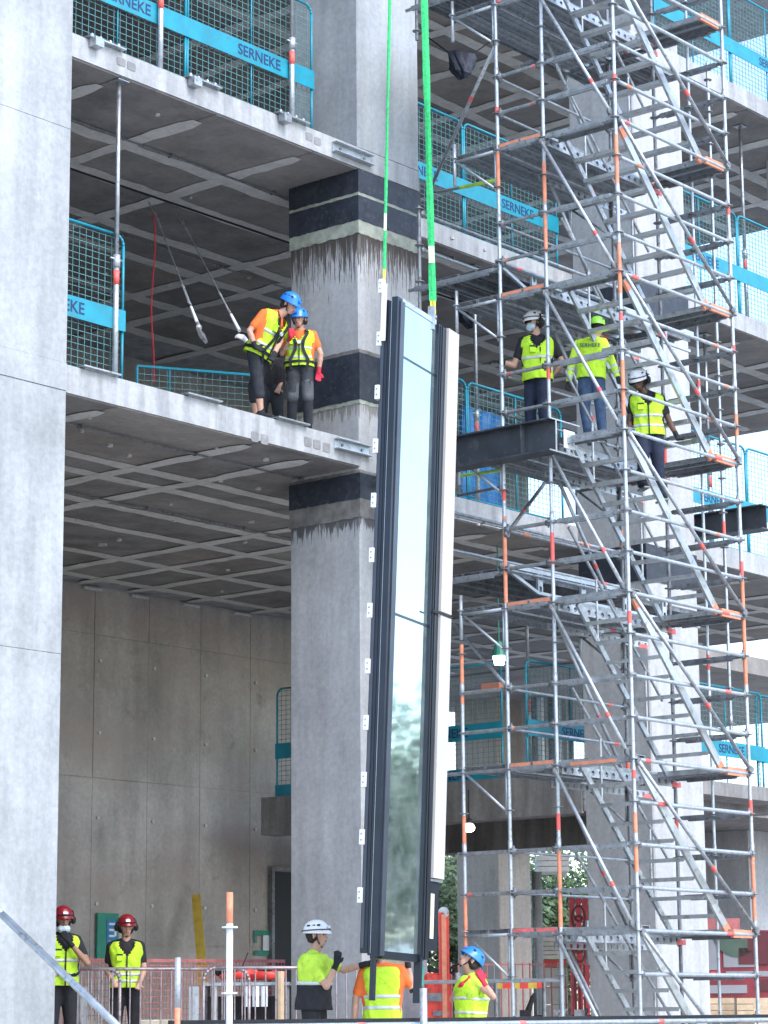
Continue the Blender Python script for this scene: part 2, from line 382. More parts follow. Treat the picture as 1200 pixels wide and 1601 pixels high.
for zb in (8.65, 12.76):
    t_ = MB(); rd = random.Random(int(zb))
    for i in range(46):
        x, y = rd.uniform(19, 32), rd.uniform(20.9, 29.3); s = rd.uniform(.02, .05); t_.tube((x, y, zb-.045), (x, y, zb-.012), s, 7)
    o = t_.build('ceiling_inserts', CSTRIP); tag(o, kind='stuff')
    for i in range(2):
        y = 21.4+2.9*i+(zb > 9)*.5; t_ = MB(); t_.tube((18.9, y, zb-.05), (31, y+.02, zb-.05), .012, 6); [t_.box((x, y-.03, zb-.066), (x+.03, y+.05, zb-.03)) for x in (20, 22, 24, 26, 28)]
        o = t_.build('conduit', GDARK); tag(o, ['thin conduit under the %s soffit, nearest the edge', 'thin conduit under the %s soffit, deeper inside the hall'][i] % ('lower' if zb < 9 else 'upper'), 'conduit')
# added roof mass, unseen above the frame, keeps the upper floors in shade
mb = MB(); mb.box((10, D+.1, 21.2), (XE, 36, 22.5)); mb.build('added_shade_roof', CE, kind='structure')

# ------------------------------------------------------------------ broad column at the left, built storey by storey
t = empty('concrete_column', (14.4, D, 1.05), 'broad pale grey concrete column filling the left edge, faint pour joints', 'column')
for z0, z1, pr in ((1.05, 5.60, 0), (5.605, 8.655, .002), (8.661, 8.985, .012), (8.991, 11.83, 0), (11.835, 16.9, .002), (16.905, 21, 0)):
    mb = MB(); mb.box((10, D-pr-.02, z0), (18.84, D+1.25, z1)); mb.build('column_segment', CF, t)

# ------------------------------------------------------------------ pillars
def pillar(x0, y0, x1, y1, z0, z1, mat, label, group=None, bands=()):
    t = empty('concrete_pillar', ((x0+x1)/2, (y0+y1)/2, z0), label, 'pillar', group)
    mb = MB(); c = .02
    P = [(x0+c, y0), (x1-c, y0), (x1, y0+c), (x1, y1-c), (x1-c, y1), (x0+c, y1), (x0, y1-c), (x0, y0+c)]
    mb.add([(x, y, z0) for x, y in P]+[(x, y, z1) for x, y in P], [(i, (i+1) % 8, 8+(i+1) % 8, 8+i) for i in range(8)]+[tuple(range(7, -1, -1)), tuple(range(8, 16))])
    mb.build('shaft', mat, t)
    for (nm, za, zb_, m, pr) in bands:
        k = 26; b = MB(); rnd = random.Random(int(za*100)); cor = [(x0-pr, y0-pr), (x1+pr, y0-pr), (x1+pr, y1+pr), (x0-pr, y1+pr)]
        rag = .010 if m is BITU else .016
        for e in range(4):
            (ax, ay), (bx, by) = cor[e], cor[(e+1) % 4]; P = []
            for i in range(k+1):
                f = i/k; x = ax+(bx-ax)*f; y = ay+(by-ay)*f; edge = i in (0, k)
                P += [(x, y, za+(0 if edge else rnd.uniform(-rag, rag*.3))), (x, y, zb_+(0 if edge else rnd.uniform(-rag*.3, rag*.4)))]
            b.add(P, [(2*i, 2*i+2, 2*i+3, 2*i+1) for i in range(k)])
            ex, ey = (bx-ax), (by-ay); l = math.hypot(ex, ey); ix, iy = -ey/l*pr*.9, ex/l*pr*.9
            b.quad((ax, ay, zb_-.01), (bx, by, zb_-.01), (bx+ix, by+iy, zb_-.01), (ax+ix, ay+iy, zb_-.01))
            b.quad((ax, ay, za+.01), (ax+ix, ay+iy, za+.01), (bx+ix, by+iy, za+.01), (bx, by, za+.01))
        b.build(nm, m, t)
    return t
bandsA = (('membrane_band', 12.42, 12.74, BITU, .010), ('mortar_strip', 12.37, 12.425, MORT, .006), ('membrane_band', 12.03, 12.375, BITU, .010), ('mortar_strip', 11.85, 12.035, MORT, .006),
          ('membrane_band', 9.55, 10.19, BITU, .010), ('mortar_strip', 10.19, 10.24, CEMT, .006), ('mortar_strip', 9.50, 9.555, MORT, .006),
          ('membrane_band', 8.22, 8.56, BITU, .010), ('cement_strip', 7.97, 8.22, CEMT, .007), ('mortar_strip', 8.56, 8.60, CEMT, .006))
pillar(24.09, D-.003, 25.4, 21.66, 1.05, 12.745, CP, 'grey square pillar with black membrane bands beside the hanging glass unit', 'square pillars', bandsA)
pillar(24.09, D-.003, 25.4, 21.66, 13.056, 16.83, CF, 'pale pillar section standing on the upper slab above the stained pillar', 'square pillars')
bandsB = (('membrane_band', 8.0, 8.56, BITU, .010), ('membrane_band', 12.2, 12.7, BITU, .010))
CP2 = concrete('concrete_pillar_pale', (.44, .45, .46), .08, .18, .8)
pillar(30.77, D-.003, 32.17, 21.66, 1.05, 16.83, CP2, 'pale pillar behind the stair scaffold, dark on its left face', 'square pillars', bandsB)
pillar(37.45, 20.83, 38.8, 22.0, 9.0, 16.83, CP2, 'pillar beyond the right edge on the upper floors', 'square pillars')
q = at(780, 1400, 55)
pillar(q.x, q.y, q.x+1.2, q.y+1.2, 1.05, 8.64, concrete('concrete_warm', (.42, .37, .32), .1, .15, .6), 'pillar in the open ground floor behind the looking-up worker, left face brown and front pale', 'inner pillars')
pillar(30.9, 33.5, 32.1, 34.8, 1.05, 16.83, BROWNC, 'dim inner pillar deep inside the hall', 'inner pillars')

# ------------------------------------------------------------------ back wall of formwork panels
t = empty('back_wall', (22, 29.7, 1.05), 'brown grey formwork concrete wall at the back of the hall', 'wall')
mb = MB(); mb.box((10, 29.712, 1.05), (34.4, 30.1, 21)); mb.build('wall_core', CW, t)
zs = [1.05, 2.75, 5.45, 7.83, 8.62]
xs = [18.0+1.27*i for i in range(14)]
for i in range(13):
    for j in range(4):
        if xs[i+1] > 33.8 and j < 1: continue
        p = MB(); d = random.uniform(.0, .010); p.box((xs[i]+.005, 29.7-d, zs[j]+.004), (xs[i+1]-.005, 29.7115, zs[j+1]-.004)); p.build('formwork_panel', CW, t)
for lo, hi in ((9.0, 12.7), (13.1, 16.8)):
    for i in range(13):
        p = MB(); p.box((xs[i]+.008, 29.7-random.uniform(0, .01), lo), (xs[i+1]-.008, 29.7115, hi)); p.build('formwork_panel', CW, t)
for x in (28.05, 29.15, 30.4, 31.7):
    p = MB(); p.box((x-.2, 29.62, 8.56), (x+.2, 29.69, 8.60)); p.build('packing_shim', CSTRIP, t)
# tie holes
p = MB()
for i in range(13):
    for z in (1.9, 3.4, 4.8, 6.2, 7.4):
        for x in (xs[i]+.12,): p.tube((x, 29.66, z), (x, 29.695, z), .03, 8)
p.build('tie_plug', CSTRIP, t, kind='stuff')
# side wall closing the hall at the left
mb = MB(); mb.box((17.7, 21.7, 1.05), (18.0, 29.7, 21)); mb.build('side_wall', CW); o = bpy.data.objects['side_wall']; tag(o, 'inner side wall of the hall behind the broad left column', 'wall')
# core walls deep inside, right of the back wall
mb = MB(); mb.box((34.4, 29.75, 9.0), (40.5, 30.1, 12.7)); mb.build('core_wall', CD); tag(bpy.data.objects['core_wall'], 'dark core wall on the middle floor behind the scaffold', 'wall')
# dark doorway in the corner of the hall
a = on(427, 1358, 1, 29.62); b = on(452, 1600, 1, 29.62)
t = empty('steel_door', (a.x, 29.6, 1.05), 'dark tall doorway in the back wall just left of the stained pillar', 'door')
mb = MB(); mb.box((a.x, 29.60, 1.05), (a.x+1.1, 29.66, a.z-.05)); mb.build('door_leaf', DOORM, t)
mb = MB(); mb.box((a.x-.07, 29.58, 1.05), (a.x-.003, 29.68, a.z+.03)); mb.box((a.x-.003, 29.58, a.z-.047), (a.x+1.17, 29.68, a.z+.03)); mb.build('door_frame', GDARK, t)
mb = MB(); mb.tube((a.x+.1, 29.55, 2.1), (a.x+.25, 29.55, 2.1), .012); mb.build('handle', GALV, t)

# ------------------------------------------------------------------ mezzanine
mb = MB(); mb.box((XE, 27.2, 8.60), (53, 36, 8.97)); mb.build('rear_slab', CPANEL, kind='structure')
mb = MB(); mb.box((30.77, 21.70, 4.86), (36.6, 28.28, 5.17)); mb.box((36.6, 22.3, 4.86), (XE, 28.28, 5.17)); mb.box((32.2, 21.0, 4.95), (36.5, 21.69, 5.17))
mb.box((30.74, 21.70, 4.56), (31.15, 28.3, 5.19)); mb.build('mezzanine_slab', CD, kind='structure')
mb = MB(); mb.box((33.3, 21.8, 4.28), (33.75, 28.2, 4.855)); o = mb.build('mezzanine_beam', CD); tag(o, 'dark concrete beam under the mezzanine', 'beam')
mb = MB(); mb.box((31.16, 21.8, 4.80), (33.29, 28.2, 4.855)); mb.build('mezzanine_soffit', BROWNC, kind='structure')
q = at(1172, 1400, 45); mb = MB(); mb.box((q.x, q.y, 1.05), (q.x+3.4, q.y+.95, 4.855)); o = mb.build('end_wall', CP2); tag(o, 'pale concrete wall at the right edge above the maroon hoarding', 'wall')

# ------------------------------------------------------------------ slab edge details: repair patches, anchor plates, steel channels
def patch(px, py, wpx, hpx):
    a = on(px-wpx/2, py-hpx/2, 1, D-.003); b = on(px+wpx/2, py+hpx/2, 1, D-.003)
    xa, xb = a.x, b.x; zc = on(px, py, 1, D).z; hh = (a.z-b.z)/2*.8; k = 12; mb = MB(); P = []
    for i in range(k):
        th = 2*math.pi*i/k; e = .35
        cx = math.copysign(abs(math.cos(th))**e, math.cos(th)); cz = math.copysign(abs(math.sin(th))**e, math.sin(th))
        P.append(((xa+xb)/2+(xb-xa)/2*cx*random.uniform(.93, 1), D-.006, zc+hh*cz*random.uniform(.93, 1)))
    mb.add(P+[(x, D+.001, z) for x, y, z in P], [tuple(range(k-1, -1, -1))]+[(i, (i+1) % k, k+(i+1) % k, k+i) for i in range(k)])
    o = mb.build('repair_patch', CPATCH); return o
for i, (x, y, w_, h, lb) in enumerate(((189, 97, 14, 22, 'left repair patch on the upper slab edge, darker mortar'), (205, 104, 14, 22, 'second repair patch from the left on the upper slab edge'),
        (483, 214, 11, 20, 'repair patch on the upper slab edge near the pillar'), (496, 221, 11, 20, 'rightmost repair patch on the upper slab edge beside the steel channel'),
        (398, 683, 12, 24, 'darker mortar patch on the lower slab edge left of the workers feet'), (413, 687, 12, 24, 'darker mortar patch on the lower slab edge under the bending worker'),
        (481, 691, 12, 22, 'first of three small patches on the lower slab edge near the pillar'), (495, 695, 12, 22, 'middle of three small patches on the lower slab edge near the pillar'), (510, 700, 12, 22, 'last of three small patches on the lower slab edge near the pillar'))):
    tag(patch(x, y, w_, h), lb, 'repair patch', 'mortar repair patches on the slab edges')
def anchor(px, py, zt, label):
    c = on(px, py, 2, zt+.05); x, y = c.x, D+.02
    t = empty('anchor_plate', (x, y, zt), label, 'anchor plate', 'steel anchor plates on the slab edges')
    mb = MB(); mb.box((x-.3, y-.10, zt+.012), (x+.3, y+.12, zt+.03)); mb.box((x-.26, y-.15, zt-.10), (x-.12, y-.04, zt+.011)) if zt > 10 else None
    mb.box((x-.24, y-.04, zt+.001), (x+.24, y+.1, zt+.012)); mb.build('plate', GALV, t)
    for dx in ((-.22, -.08, .08, .22) if zt > 10 else ()):
        b = MB(); b.tube((x+dx, y-.04, zt+.03), (x+dx, y-.04, zt+.075), .022, 6); b.tube((x+dx, y-.04, zt+.075), (x+dx, y-.04, zt+.085), .01, 6); b.build('bolt', GALV2, t)
for px, py, zt, lb in ((160, 66, 13.05, 'steel anchor plate with bolts on the upper slab edge near the broad column'), (310, 128, 13.05, 'steel anchor plate with bolts midway along the upper slab edge'),
        (446, 185, 13.05, 'steel anchor plate on the upper slab edge below the right guard frame'), (152, 577, 8.98, 'flat anchor plate on the lower slab edge near the broad column'),
        (305, 621, 8.98, 'flat anchor plate midway along the lower slab edge'), (442, 658, 8.98, 'flat anchor plate on the lower slab edge at the workers feet')):
    anchor(px, py, zt, lb)
for (xa, ya, xb, yb, lb) in ((523, 220, 583, 245, 'galvanised steel channel fixed along the upper slab edge at the pillar'), (526, 684, 580, 700, 'galvanised steel channel fixed along the lower slab edge at the pillar')):
    a = on(xa, ya, 1, D-.05); b = on(xb, yb, 1, D-.05); b.z = a.z
    t = empty('steel_channel', (a.x, D, a.z-.1), lb, 'channel', 'steel channels at the pillar')
    mb = MB(); mb.box((a.x, D-.012, a.z-.14), (b.x, D-.004, a.z)); mb.box((a.x, D-.09, a.z-.14), (b.x, D-.0125, a.z-.13)); mb.box((a.x, D-.09, a.z-.01), (b.x, D-.0125, a.z)); mb.build('channel', GALV2, t)
    b2 = MB(); [b2.tube((x, D-.03, a.z-.07), (x, D-.011, a.z-.07), .02, 6) for x in (a.x+.15, b.x-.15)]; b2.build('bolt', GDARK, t)

# ------------------------------------------------------------------ lettering
def text_mesh(s, size, bold=.0):
    cu = bpy.data.curves.new('lettering', 'FONT'); cu.body = s; cu.size = size; cu.align_x = 'CENTER'; cu.align_y = 'CENTER'; cu.extrude = .0015; cu.offset = bold
    o = bpy.data.objects.new('lettering', cu); COL.objects.link(o)
    dg = bpy.context.evaluated_depsgraph_get(); me = bpy.data.meshes.new_from_object(o.evaluated_get(dg)); bpy.data.objects.remove(o)
    return me
TXT = text_mesh('SERNEKE', .205, .002); TXT.materials.clear(); TXT.materials.append(NAVY)

# ------------------------------------------------------------------ edge guards
GL = 2.4
def guard_proto():
    t = empty('edge_guard', (0, 0, 0), '-', 'edge guard')
    def frame(x0, x1, z0, z1):
        mb = MB(); r = .12; P = []
        for cx, cz, a0 in ((x0+r, z1-r, 180), (x1-r, z1-r, 90)):
            for q in range(5):
                a = math.radians(a0-q*22.5); P.append((cx+r*math.cos(a), 0, cz+r*math.sin(a)))
        P = [(x0, 0, z0)]+P+[(x1, 0, z0)]
        mb.path(P, .019, 6); mb.tube((x0, 0, z0+.03), (x1, 0, z0+.03), .014, 6)
        xm = (x0+x1)/2; mb.tube((xm, 0, z0), (xm, 0, z1), .010, 6)
        return mb
    def wires(x0, x1, z0, z1):
        mb = MB(); x = x0+.08
        while x < x1-.03: mb.box((x-.0032, .012, z0+.03), (x+.0032, .018, z1-.03)); x += .105
        z = z0+.09
        while z < z1-.03: mb.box((x0+.02, .0185, z-.0032), (x1-.02, .0245, z+.0032)); z += .082
        return mb
    frame(0.02, GL-.02, .02, .78).build('lower_frame', TEAL, t, smooth=True)
    frame(0.02, GL-.02, .68, 1.83).build('upper_frame', TEAL, t, smooth=True)
    wires(.02, GL-.02, .02, .78).build('wire_mesh', WIRE, t, kind='stuff')
    wires(.02, GL-.02, .88, 1.83).build('wire_mesh', WIRE, t, kind='stuff')
    mb = MB(); mb.box((0.0, -.034, .64), (GL, -.026, .90)); mb.box((0, -.0255, .64), (GL, -.02, .655)); mb.box((0, -.0255, .885), (GL, -.02, .90)); b = mb.build('toe_board', TEAL, t)
    l = meshobj('lettering', TXT, b, (GL*.55, -.0365, .765)); l.rotation_euler = (math.pi/2, 0, 0)
    return t
GP = guard_proto(); gfirst = True
def guard(x, y, z, rz, label, group, kick=False):
    global gfirst
    o = GP if gfirst else copy_tree(GP); gfirst = False
    o.location = (x, y, z); o.rotation_euler = (0, 0, rz); o['label'] = label; o['group'] = group
    if kick:
        mb = MB(); mb.box((x, y-.034, z), (x+GL, y-.026, z+.2))
        k = MB(); k.box((0, -.034, .0), (GL, -.026, .2)); kb = bpy.data.objects.new('kick_board', k.mesh('kick_board', [TEAL])); COL.objects.link(kb); par(kb, o)
        l = meshobj('lettering', TXT, kb, (GL*.55, -.0365, .1)); l.rotation_euler = (math.pi/2, 0, 0)
    return o
G1 = 'teal mesh guards along the open slab edges'
guard(18.56, 20.6, 13.05, 0, 'teal mesh guard on the upper slab beside the broad left column', G1)
guard(20.96, 20.6, 13.05, 0, 'teal mesh guard on the upper slab, ends just before the pale pillar', G1)
guard(17.53, 20.6, 8.98, 0, 'teal mesh guard on the lower slab beside the broad left column', G1)
for i, x in enumerate((25.75, 28.15)):
    guard(x, 21.78, 13.05, 0, ['teal mesh guard on the upper slab right of the stained pillar, behind the green sling', 'teal mesh guard on the upper slab behind the front scaffold posts'][i], G1)
    guard(x, 21.78, 8.98, 0, ['teal mesh guard on the lower slab just behind the dark steel beam', 'teal mesh guard on the lower slab left of the pale rear pillar'][i], G1)
for i, x in enumerate((32.3, 34.7, 37.1)):
    guard(x, 21.0, 17.15, 0, ['teal mesh guard at the top right, partly behind the scaffold', 'teal mesh guard at the top right corner of the view', 'far teal mesh guard on the top slab beyond the frame edge'][i], G1)
    guard(x, 21.0, 13.05, 0, ['teal mesh guard on the second slab at right, behind the stair posts', 'teal mesh guard on the second slab at the right edge', 'far teal mesh guard on the second slab beyond the frame edge'][i], G1)
    guard(x, 21.0, 8.98, 0, ['teal mesh guard on the lower slab at right, behind the second steel beam', 'teal mesh guard on the lower slab at the right edge', 'far teal mesh guard on the lower slab beyond the frame edge'][i], G1)
    guard(x, 22.32 if i < 2 else 22.45, 5.19, 0, ['teal mesh guard on the mezzanine edge right of the pale pillar', 'teal mesh guard on the mezzanine at the right edge', 'far teal mesh guard on the mezzanine beyond the frame edge'][i], G1, True)
# mezzanine side: runs in y, then turns
for i in range(2):
    guard(30.85, 23.25+GL*(i+1), 5.19, -math.pi/2, ['dark teal mesh guard on the mezzanine side behind the glass unit', 'dark teal mesh guard on the mezzanine showing left of the stained pillar'][i], G1, True)
guard(30.85, 22.80, 5.19, 0, 'teal mesh guard on the mezzanine front turning the corner toward the pale pillar', G1, True)
# low guard on the lower slab, at an angle deeper inside
a = on(250, 575, 2, 10.72); b = on(405, 587, 2, 10.72)
p0 = on(214, 572, 2, 10.12); p1 = on(412, 588, 2, 10.12); dv = (p1-p0); dv.z = 0; L = dv.length; dv.normalize()
t = empty('inner_guard', (p0.x, p0.y, 8.98), 'low teal mesh guard inside the lower floor, behind the two workers on the slab', 'edge guard')
mb = MB(); z0 = 9.0
mb.path([V((p0.x, p0.y, z0)), V((p0.x, p0.y, 10.12)), V((p1.x, p1.y, 10.12)), V((p1.x, p1.y, z0))], .02); pm = (p0+p1)/2
mb.tube((p0.x+dv.x*.45, p0.y+dv.y*.45, z0), (p0.x+dv.x*.45, p0.y+dv.y*.45, 10.12), .012, 6); mb.build('frame', TEAL, t)
mb = MB(); q = .1
while q < L: mb.bar(V((p0.x, p0.y, z0))+dv*q, V((p0.x, p0.y, 10.1))+dv*q, .006, .006); q += .105
z = 9.08
while z < 10.1: mb.bar(V((p0.x, p0.y, z)), V((p1.x, p1.y, z)), .006, .006); z += .085
mb.build('wire_mesh', WIRE, t, kind='stuff')

# ------------------------------------------------------------------ telescopic props
def prop(x, y, z0, z1, label, coll=.95):
    t = empty('telescopic_prop', (x, y, z0), label, 'prop', 'telescopic props between the slabs')
    mb = MB(); mb.box((x-.07, y-.07, z0+.001), (x+.07, y+.07, z0+.012)); mb.build('end_plate', GALV, t); mb = MB(); mb.box((x-.09, y-.09, z1-.02), (x+.09, y+.09, z1-.008)); mb.build('end_plate', GALV, t)
    zc = z0+coll+.55
    mb = MB(); mb.tube((x, y, z0+.012), (x, y, zc), .036, 10); mb.build('outer_tube', GALV2, t, smooth=True)
    mb = MB(); mb.tube((x, y, zc), (x, y, z1-.02), .028, 10); mb.build('inner_tube', GALV, t, smooth=True)
    mb = MB(); mb.tube((x, y, zc-.1), (x, y, zc+.05), .048, 10); mb.tube((x-.1, y, zc), (x+.1, y, zc), .012, 6); mb.build('collar_nut', GALV2, t, smooth=True)
    mb = MB(); mb.tube((x, y, zc-.32), (x, y, zc-.14), .0385, 10); mb.build('red_sleeve', REDP, t, smooth=True)
prop(19.75, 20.55, 8.98, 12.74, 'galvanised prop standing on the lower slab beside the left teal guard')
prop(20.42, 20.52, 13.05, 16.82, 'galvanised prop on the upper slab, left of the two', .6)
prop(22.86, 20.52, 13.05, 16.82, 'galvanised prop on the upper slab near the end of the teal guard', .6)
prop(28.6, 21.95, 8.98, 12.74, 'thin prop on the lower slab behind the beam end', .9)
prop(35.6, 21.4, 13.05, 16.82, 'dark prop at the right edge on the second slab', .9)
prop(34.2, 21.4, 8.98, 12.74, 'prop on the lower slab at right behind the stair', .9)
prop(31.6, 23.3, 5.17, 8.62, 'dark prop on the mezzanine behind the teal corner', .9)

# ------------------------------------------------------------------ hanging wire slings, rope and ceiling cable
c0 = on(70, 249, 2, 12.6); c0 = V((18.2, 23.0, 12.62)); c1 = V((31.0, 23.0, 12.6))
mb = MB(); mb.path([c0, V((21.5, 23, 12.585)), V((25, 23, 12.60)), c1], .016, 6); o = mb.build('ceiling_cable', BLACK); tag(o, 'black cable strung under the upper slab, wire slings hang from it', 'cable')
def hanger(px0, py0, px1, py1, y1, hook, label):
    a = on(px0, py0, 2, 12.58); b = on(px1, py1, 1, y1)
    t = empty('wire_sling', a, label, 'wire sling', 'wire slings hanging from the cable')
    d = b-a; m1 = a+d*.70; m2 = a+d*.84; m0 = a+d*.12
    mb = MB(); mb.tube(a+V((-.06, 0, .02)), m0, .008, 6); mb.tube(a+V((.06, 0, .02)), m0, .008, 6); mb.tube(m0, a+d*.2, .018, 6); mb.build('loop', GALV, t)
    mb = MB(); mb.tube(a+d*.2, m1, .010, 6); mb.build('wire', GALV, t)
    u = d.normalized(); s = u.cross(V((0, 1, .3))).normalized()
    mb = MB(); mb.tube(m1-s*.022, m2-s*.022, .010, 6); mb.tube(m1+s*.022, m2+s*.022, .010, 6); mb.tube(m1-s*.03, m1+s*.03, .016, 6); mb.tube(m2-s*.03, m2+s*.03, .016, 6); mb.build('turnbuckle', GALV2, t)
    mb = MB(); mb.tube(m2+d*.03, b, .019, 8, .024); mb.build('sleeve', WHITEP, t)
    if hook:
        mb = MB(); mb.sphere(b+u*.10, .05, 8, 6, (1, .6, 1)); mb.tube(b, b+u*.22, .03, 8, .015); mb.obox(b+u*.28, u, s, u.cross(s), .09, .075, .02); mb.build('hook', GALV, t)
    return t
hanger(237, 320, 308, 505, 21.6, True, 'left wire sling with turnbuckle and a hook at its end')
hanger(279, 336, 374, 517, 21.1, False, 'right wire sling with turnbuckle, its end beside the bending worker')
a = on(240, 330, 2, 12.5); b = on(238, 598, 1, a.y); mb = MB(); k = 14
mb.path([a+(b-a)*(i/k)+V((.03*math.sin(i*.6), 0, 0)) for i in range(k+1)], .011, 6); o = mb.build('red_rope', REDR); tag(o, 'thin red rope hanging from the cable down to the lower slab', 'rope')

# ------------------------------------------------------------------ black bags under the soffits
BAGM = plain('navy_black_sack', (.016, .022, .04), .6, 0, .3, 9, .8)
def bag(px, py, z, label):
    c = on(px, py, 2, z); t = empty('debris_bag', c, label, 'bag', 'black bags hung under the soffits')
    mb = MB(); R = [(.20, .05, .22), (.205, .09, .12), (.19, .12, -.02), (.15, .11, -.12), (.07, .06, -.19)]; n = 22; P = []
    for w_, d_, h in R:
        for i in range(n):
            th = 2*math.pi*i/n; q = 1+.10*math.sin(7*th+h*14)+.05*math.sin(3*th+h*20)+random.uniform(-.03, .03)
            p = c+R0*(w_*q*math.cos(th))+V((.769, .639, 0))*(d_*q*math.sin(th))+V((0, 0, h+.03*math.sin(2*th))); P.append(p)
    F = [(j*n+i, j*n+(i+1) % n, (j+1)*n+(i+1) % n, (j+1)*n+i) for j in range(len(R)-1) for i in range(n)]
    mb.add(P, F+[tuple(range(n-1, -1, -1)), tuple(range(len(R)*n-n, len(R)*n))]); mb.build('sack', BAGM, t)
    mb = MB(); mb.tube(c+R0*.18+V((0, 0, .2)), c+R0*.6+V((.2, .2, .6)), .012, 6); mb.tube(c-R0*.18+V((0, 0, .2)), c-R0*.5+V((.2, .2, .6)), .012, 6); mb.build('cord', BLACK, t)
bag(722, 103, 16.1, 'black sack hung under the top soffit right of the thick green sling')
bag(735, 492, 12.1, 'black sack hung under the soffit beside the top of the pale panel')

# ------------------------------------------------------------------ glass facade unit hanging in the slings
Bp = at(562, 1490, 24.5); Tp = at(597, 470, 25.9)
W = (Tp-Bp); H = W.length; W.normalize()
FH = V((.769, .639, 0)); hz = math.radians(26)
Uv = (R0*math.sin(hz)+FH*math.cos(hz)); Uv = (Uv-W*Uv.dot(W)).normalized()      # along the glass, away from the viewer
Nv = (R0*math.cos(hz)-FH*math.sin(hz)); Nv = (Nv-W*Nv.dot(W)-Uv*Nv.dot(Uv)).normalized()   # outward, to the right
def PP(u, v, z): return Bp+Uv*u+Nv*v+W*z
unit = empty('glass_facade_unit', Bp, 'tall glass facade unit with dark frame and pale side panel, hanging in green slings', 'facade unit')
def pbox(name, u0, u1, v0, v1, z0, z1, mat, parent=unit):
    mb = MB(); mb.obox(PP((u0+u1)/2, (v0+v1)/2, (z0+z1)/2), Uv, Nv, W, (u1-u0)/2, (v1-v0)/2, (z1-z0)/2); return mb.build(name, mat, parent)
# left jamb, seen end on: v from 0 (left) to .30
pbox('jamb', 0, .08, 0.0, .080, 0.0, H, FRAMEM)
pbox('jamb_face', -.012, .0, .012, .044, 0.05, H-.02, FRAME2)
pbox('jamb', 0.004, .10, .083, .118, -.02, H-.01, FRAMEM)
pbox('white_seal', -.012, .02, .119, .129, -.0, H-.01, WHITEP)
pbox('jamb', -.03, .09, .132, .198, -.03, H+.02, FRAMEM)
pbox('jamb_leg', -.03, .02, .134, .180, -.46, -.031, FRAMEM)
pbox('jamb', .03, .13, .198, .210, -.02, H-.01, CREAM if False else FRAME2)
for i in range(13):
    z = .57+i*.576 if i < 12 else 0
    if i == 12: continue
    t = pbox('fixing_clip', -.04, .03, -.030, .018, z-.075, z+.075, WHITEP)
    b = MB(); b.tube(PP(-.041, -.006, z+.03), PP(-.050, -.006, z+.03), .008, 6); b.tube(PP(-.041, -.006, z-.03), PP(-.05, -.006, z-.03), .008, 6); b.build('screw', GDARK, t)
# glass
GW = .80; V0 = .190
for z0, z1 in ((.03, 3.42), (3.45, H-.60), (H-.575, H-.03)):
    pbox('glass_pane', .13, .13+GW, V0-.016, V0, z0, z1, GLASS)
for z in (3.435, H-.588): pbox('glass_joint', .13, .13+GW, V0-.018, V0+.004, z-.012, z+.012, FRAME2)
pbox('bottom_rail', .09, .13+GW, V0-.12, V0+.01, -.05, .028, FRAMEM)
pbox('top_rail', .09, .13+GW, V0-.12, V0+.008, H-.028, H+.03, ALU)
pbox('back_pan', .13, .13+GW, V0-.11, V0-.095, H-.55, H-.05, WHITEP)
# far mullion
m0 = .13+GW
pbox('mullion', m0, m0+.08, V0-.12, V0+.040, -.03, H-.02, FRAMEM)
pbox('mullion_leg', m0+.01, m0+.06, V0-.04, V0+.035, -.46, -.031, FRAMEM)
pbox('mullion', m0+.082, m0+.17, V0-.12, V0+.05, -.02, H-.03, FRAMEM)
pbox('mullion_gasket', m0+.03, m0+.06, V0+.040, V0+.048, 0, H-.03, GASK)
# pale side panel in two lengths
pz = .82; p0_ = m0+.18
pbox('side_panel', p0_, p0_+.27, V0-.04, V0+.075, pz, 3.60, BEIGE)
pbox('side_panel', p0_, p0_+.27, V0-.04, V0+.075, 3.62, H-.02, BEIGE)
pbox('end_bracket', p0_-.02, p0_+.22, V0-.05, V0+.04, 0.08, pz-.01, FRAMEM)
pbox('insulation_strip', p0_-.026, p0_-.0205, V0-.02, V0+.032, .22, .66, CREAM)
pbox('insulation_strip', p0_+.02, p0_+.1, V0+.0405, V0+.047, .2, .66, CREAM)
pbox('strap', m0-.02, p0_+.28, V0+.077, V0+.082, 3.58, 3.60, GASK)
pbox('end_bracket', p0_-.02, p0_+.27, V0-.05, V0+.06, pz-.035, pz-.011, GALV)
# lifting plate and rough top edge
t = pbox('lifting_plate', -.035, -.02, .01, .065, H-.45, H+.17, WHITEP)
pbox('lifting_plate', m0-.10, m0-.06, V0-.05, V0+.02, H-.1, H+.16, GALV)
# power tool hanging under the unit
t = empty('drill', PP(m0*.75, .1, -.35), 'green and black cordless tool hung below the glass unit', 'drill')
c = at(658, 1520, 25.6)
mb = MB(); mb.tube(c+V((0, 0, .08)), c+V((0, 0, -.14)), .026, 8); mb.build('body', SIGNG, t); mb = MB(); mb.tube(c+V((0, 0, -.14)), c+R0*-.12+V((0, 0, -.2)), .02, 8); mb.obox(c+V((0, 0, -.2)), R0, FH, V((0, 0, 1)), .05, .03, .035); mb.build('grip', BLACK, t)
mb = MB(); mb.obox(c+V((0, 0, -.25)), R0, FH, V((0, 0, 1)), .055, .04, .03); mb.build('battery', GALV, t)

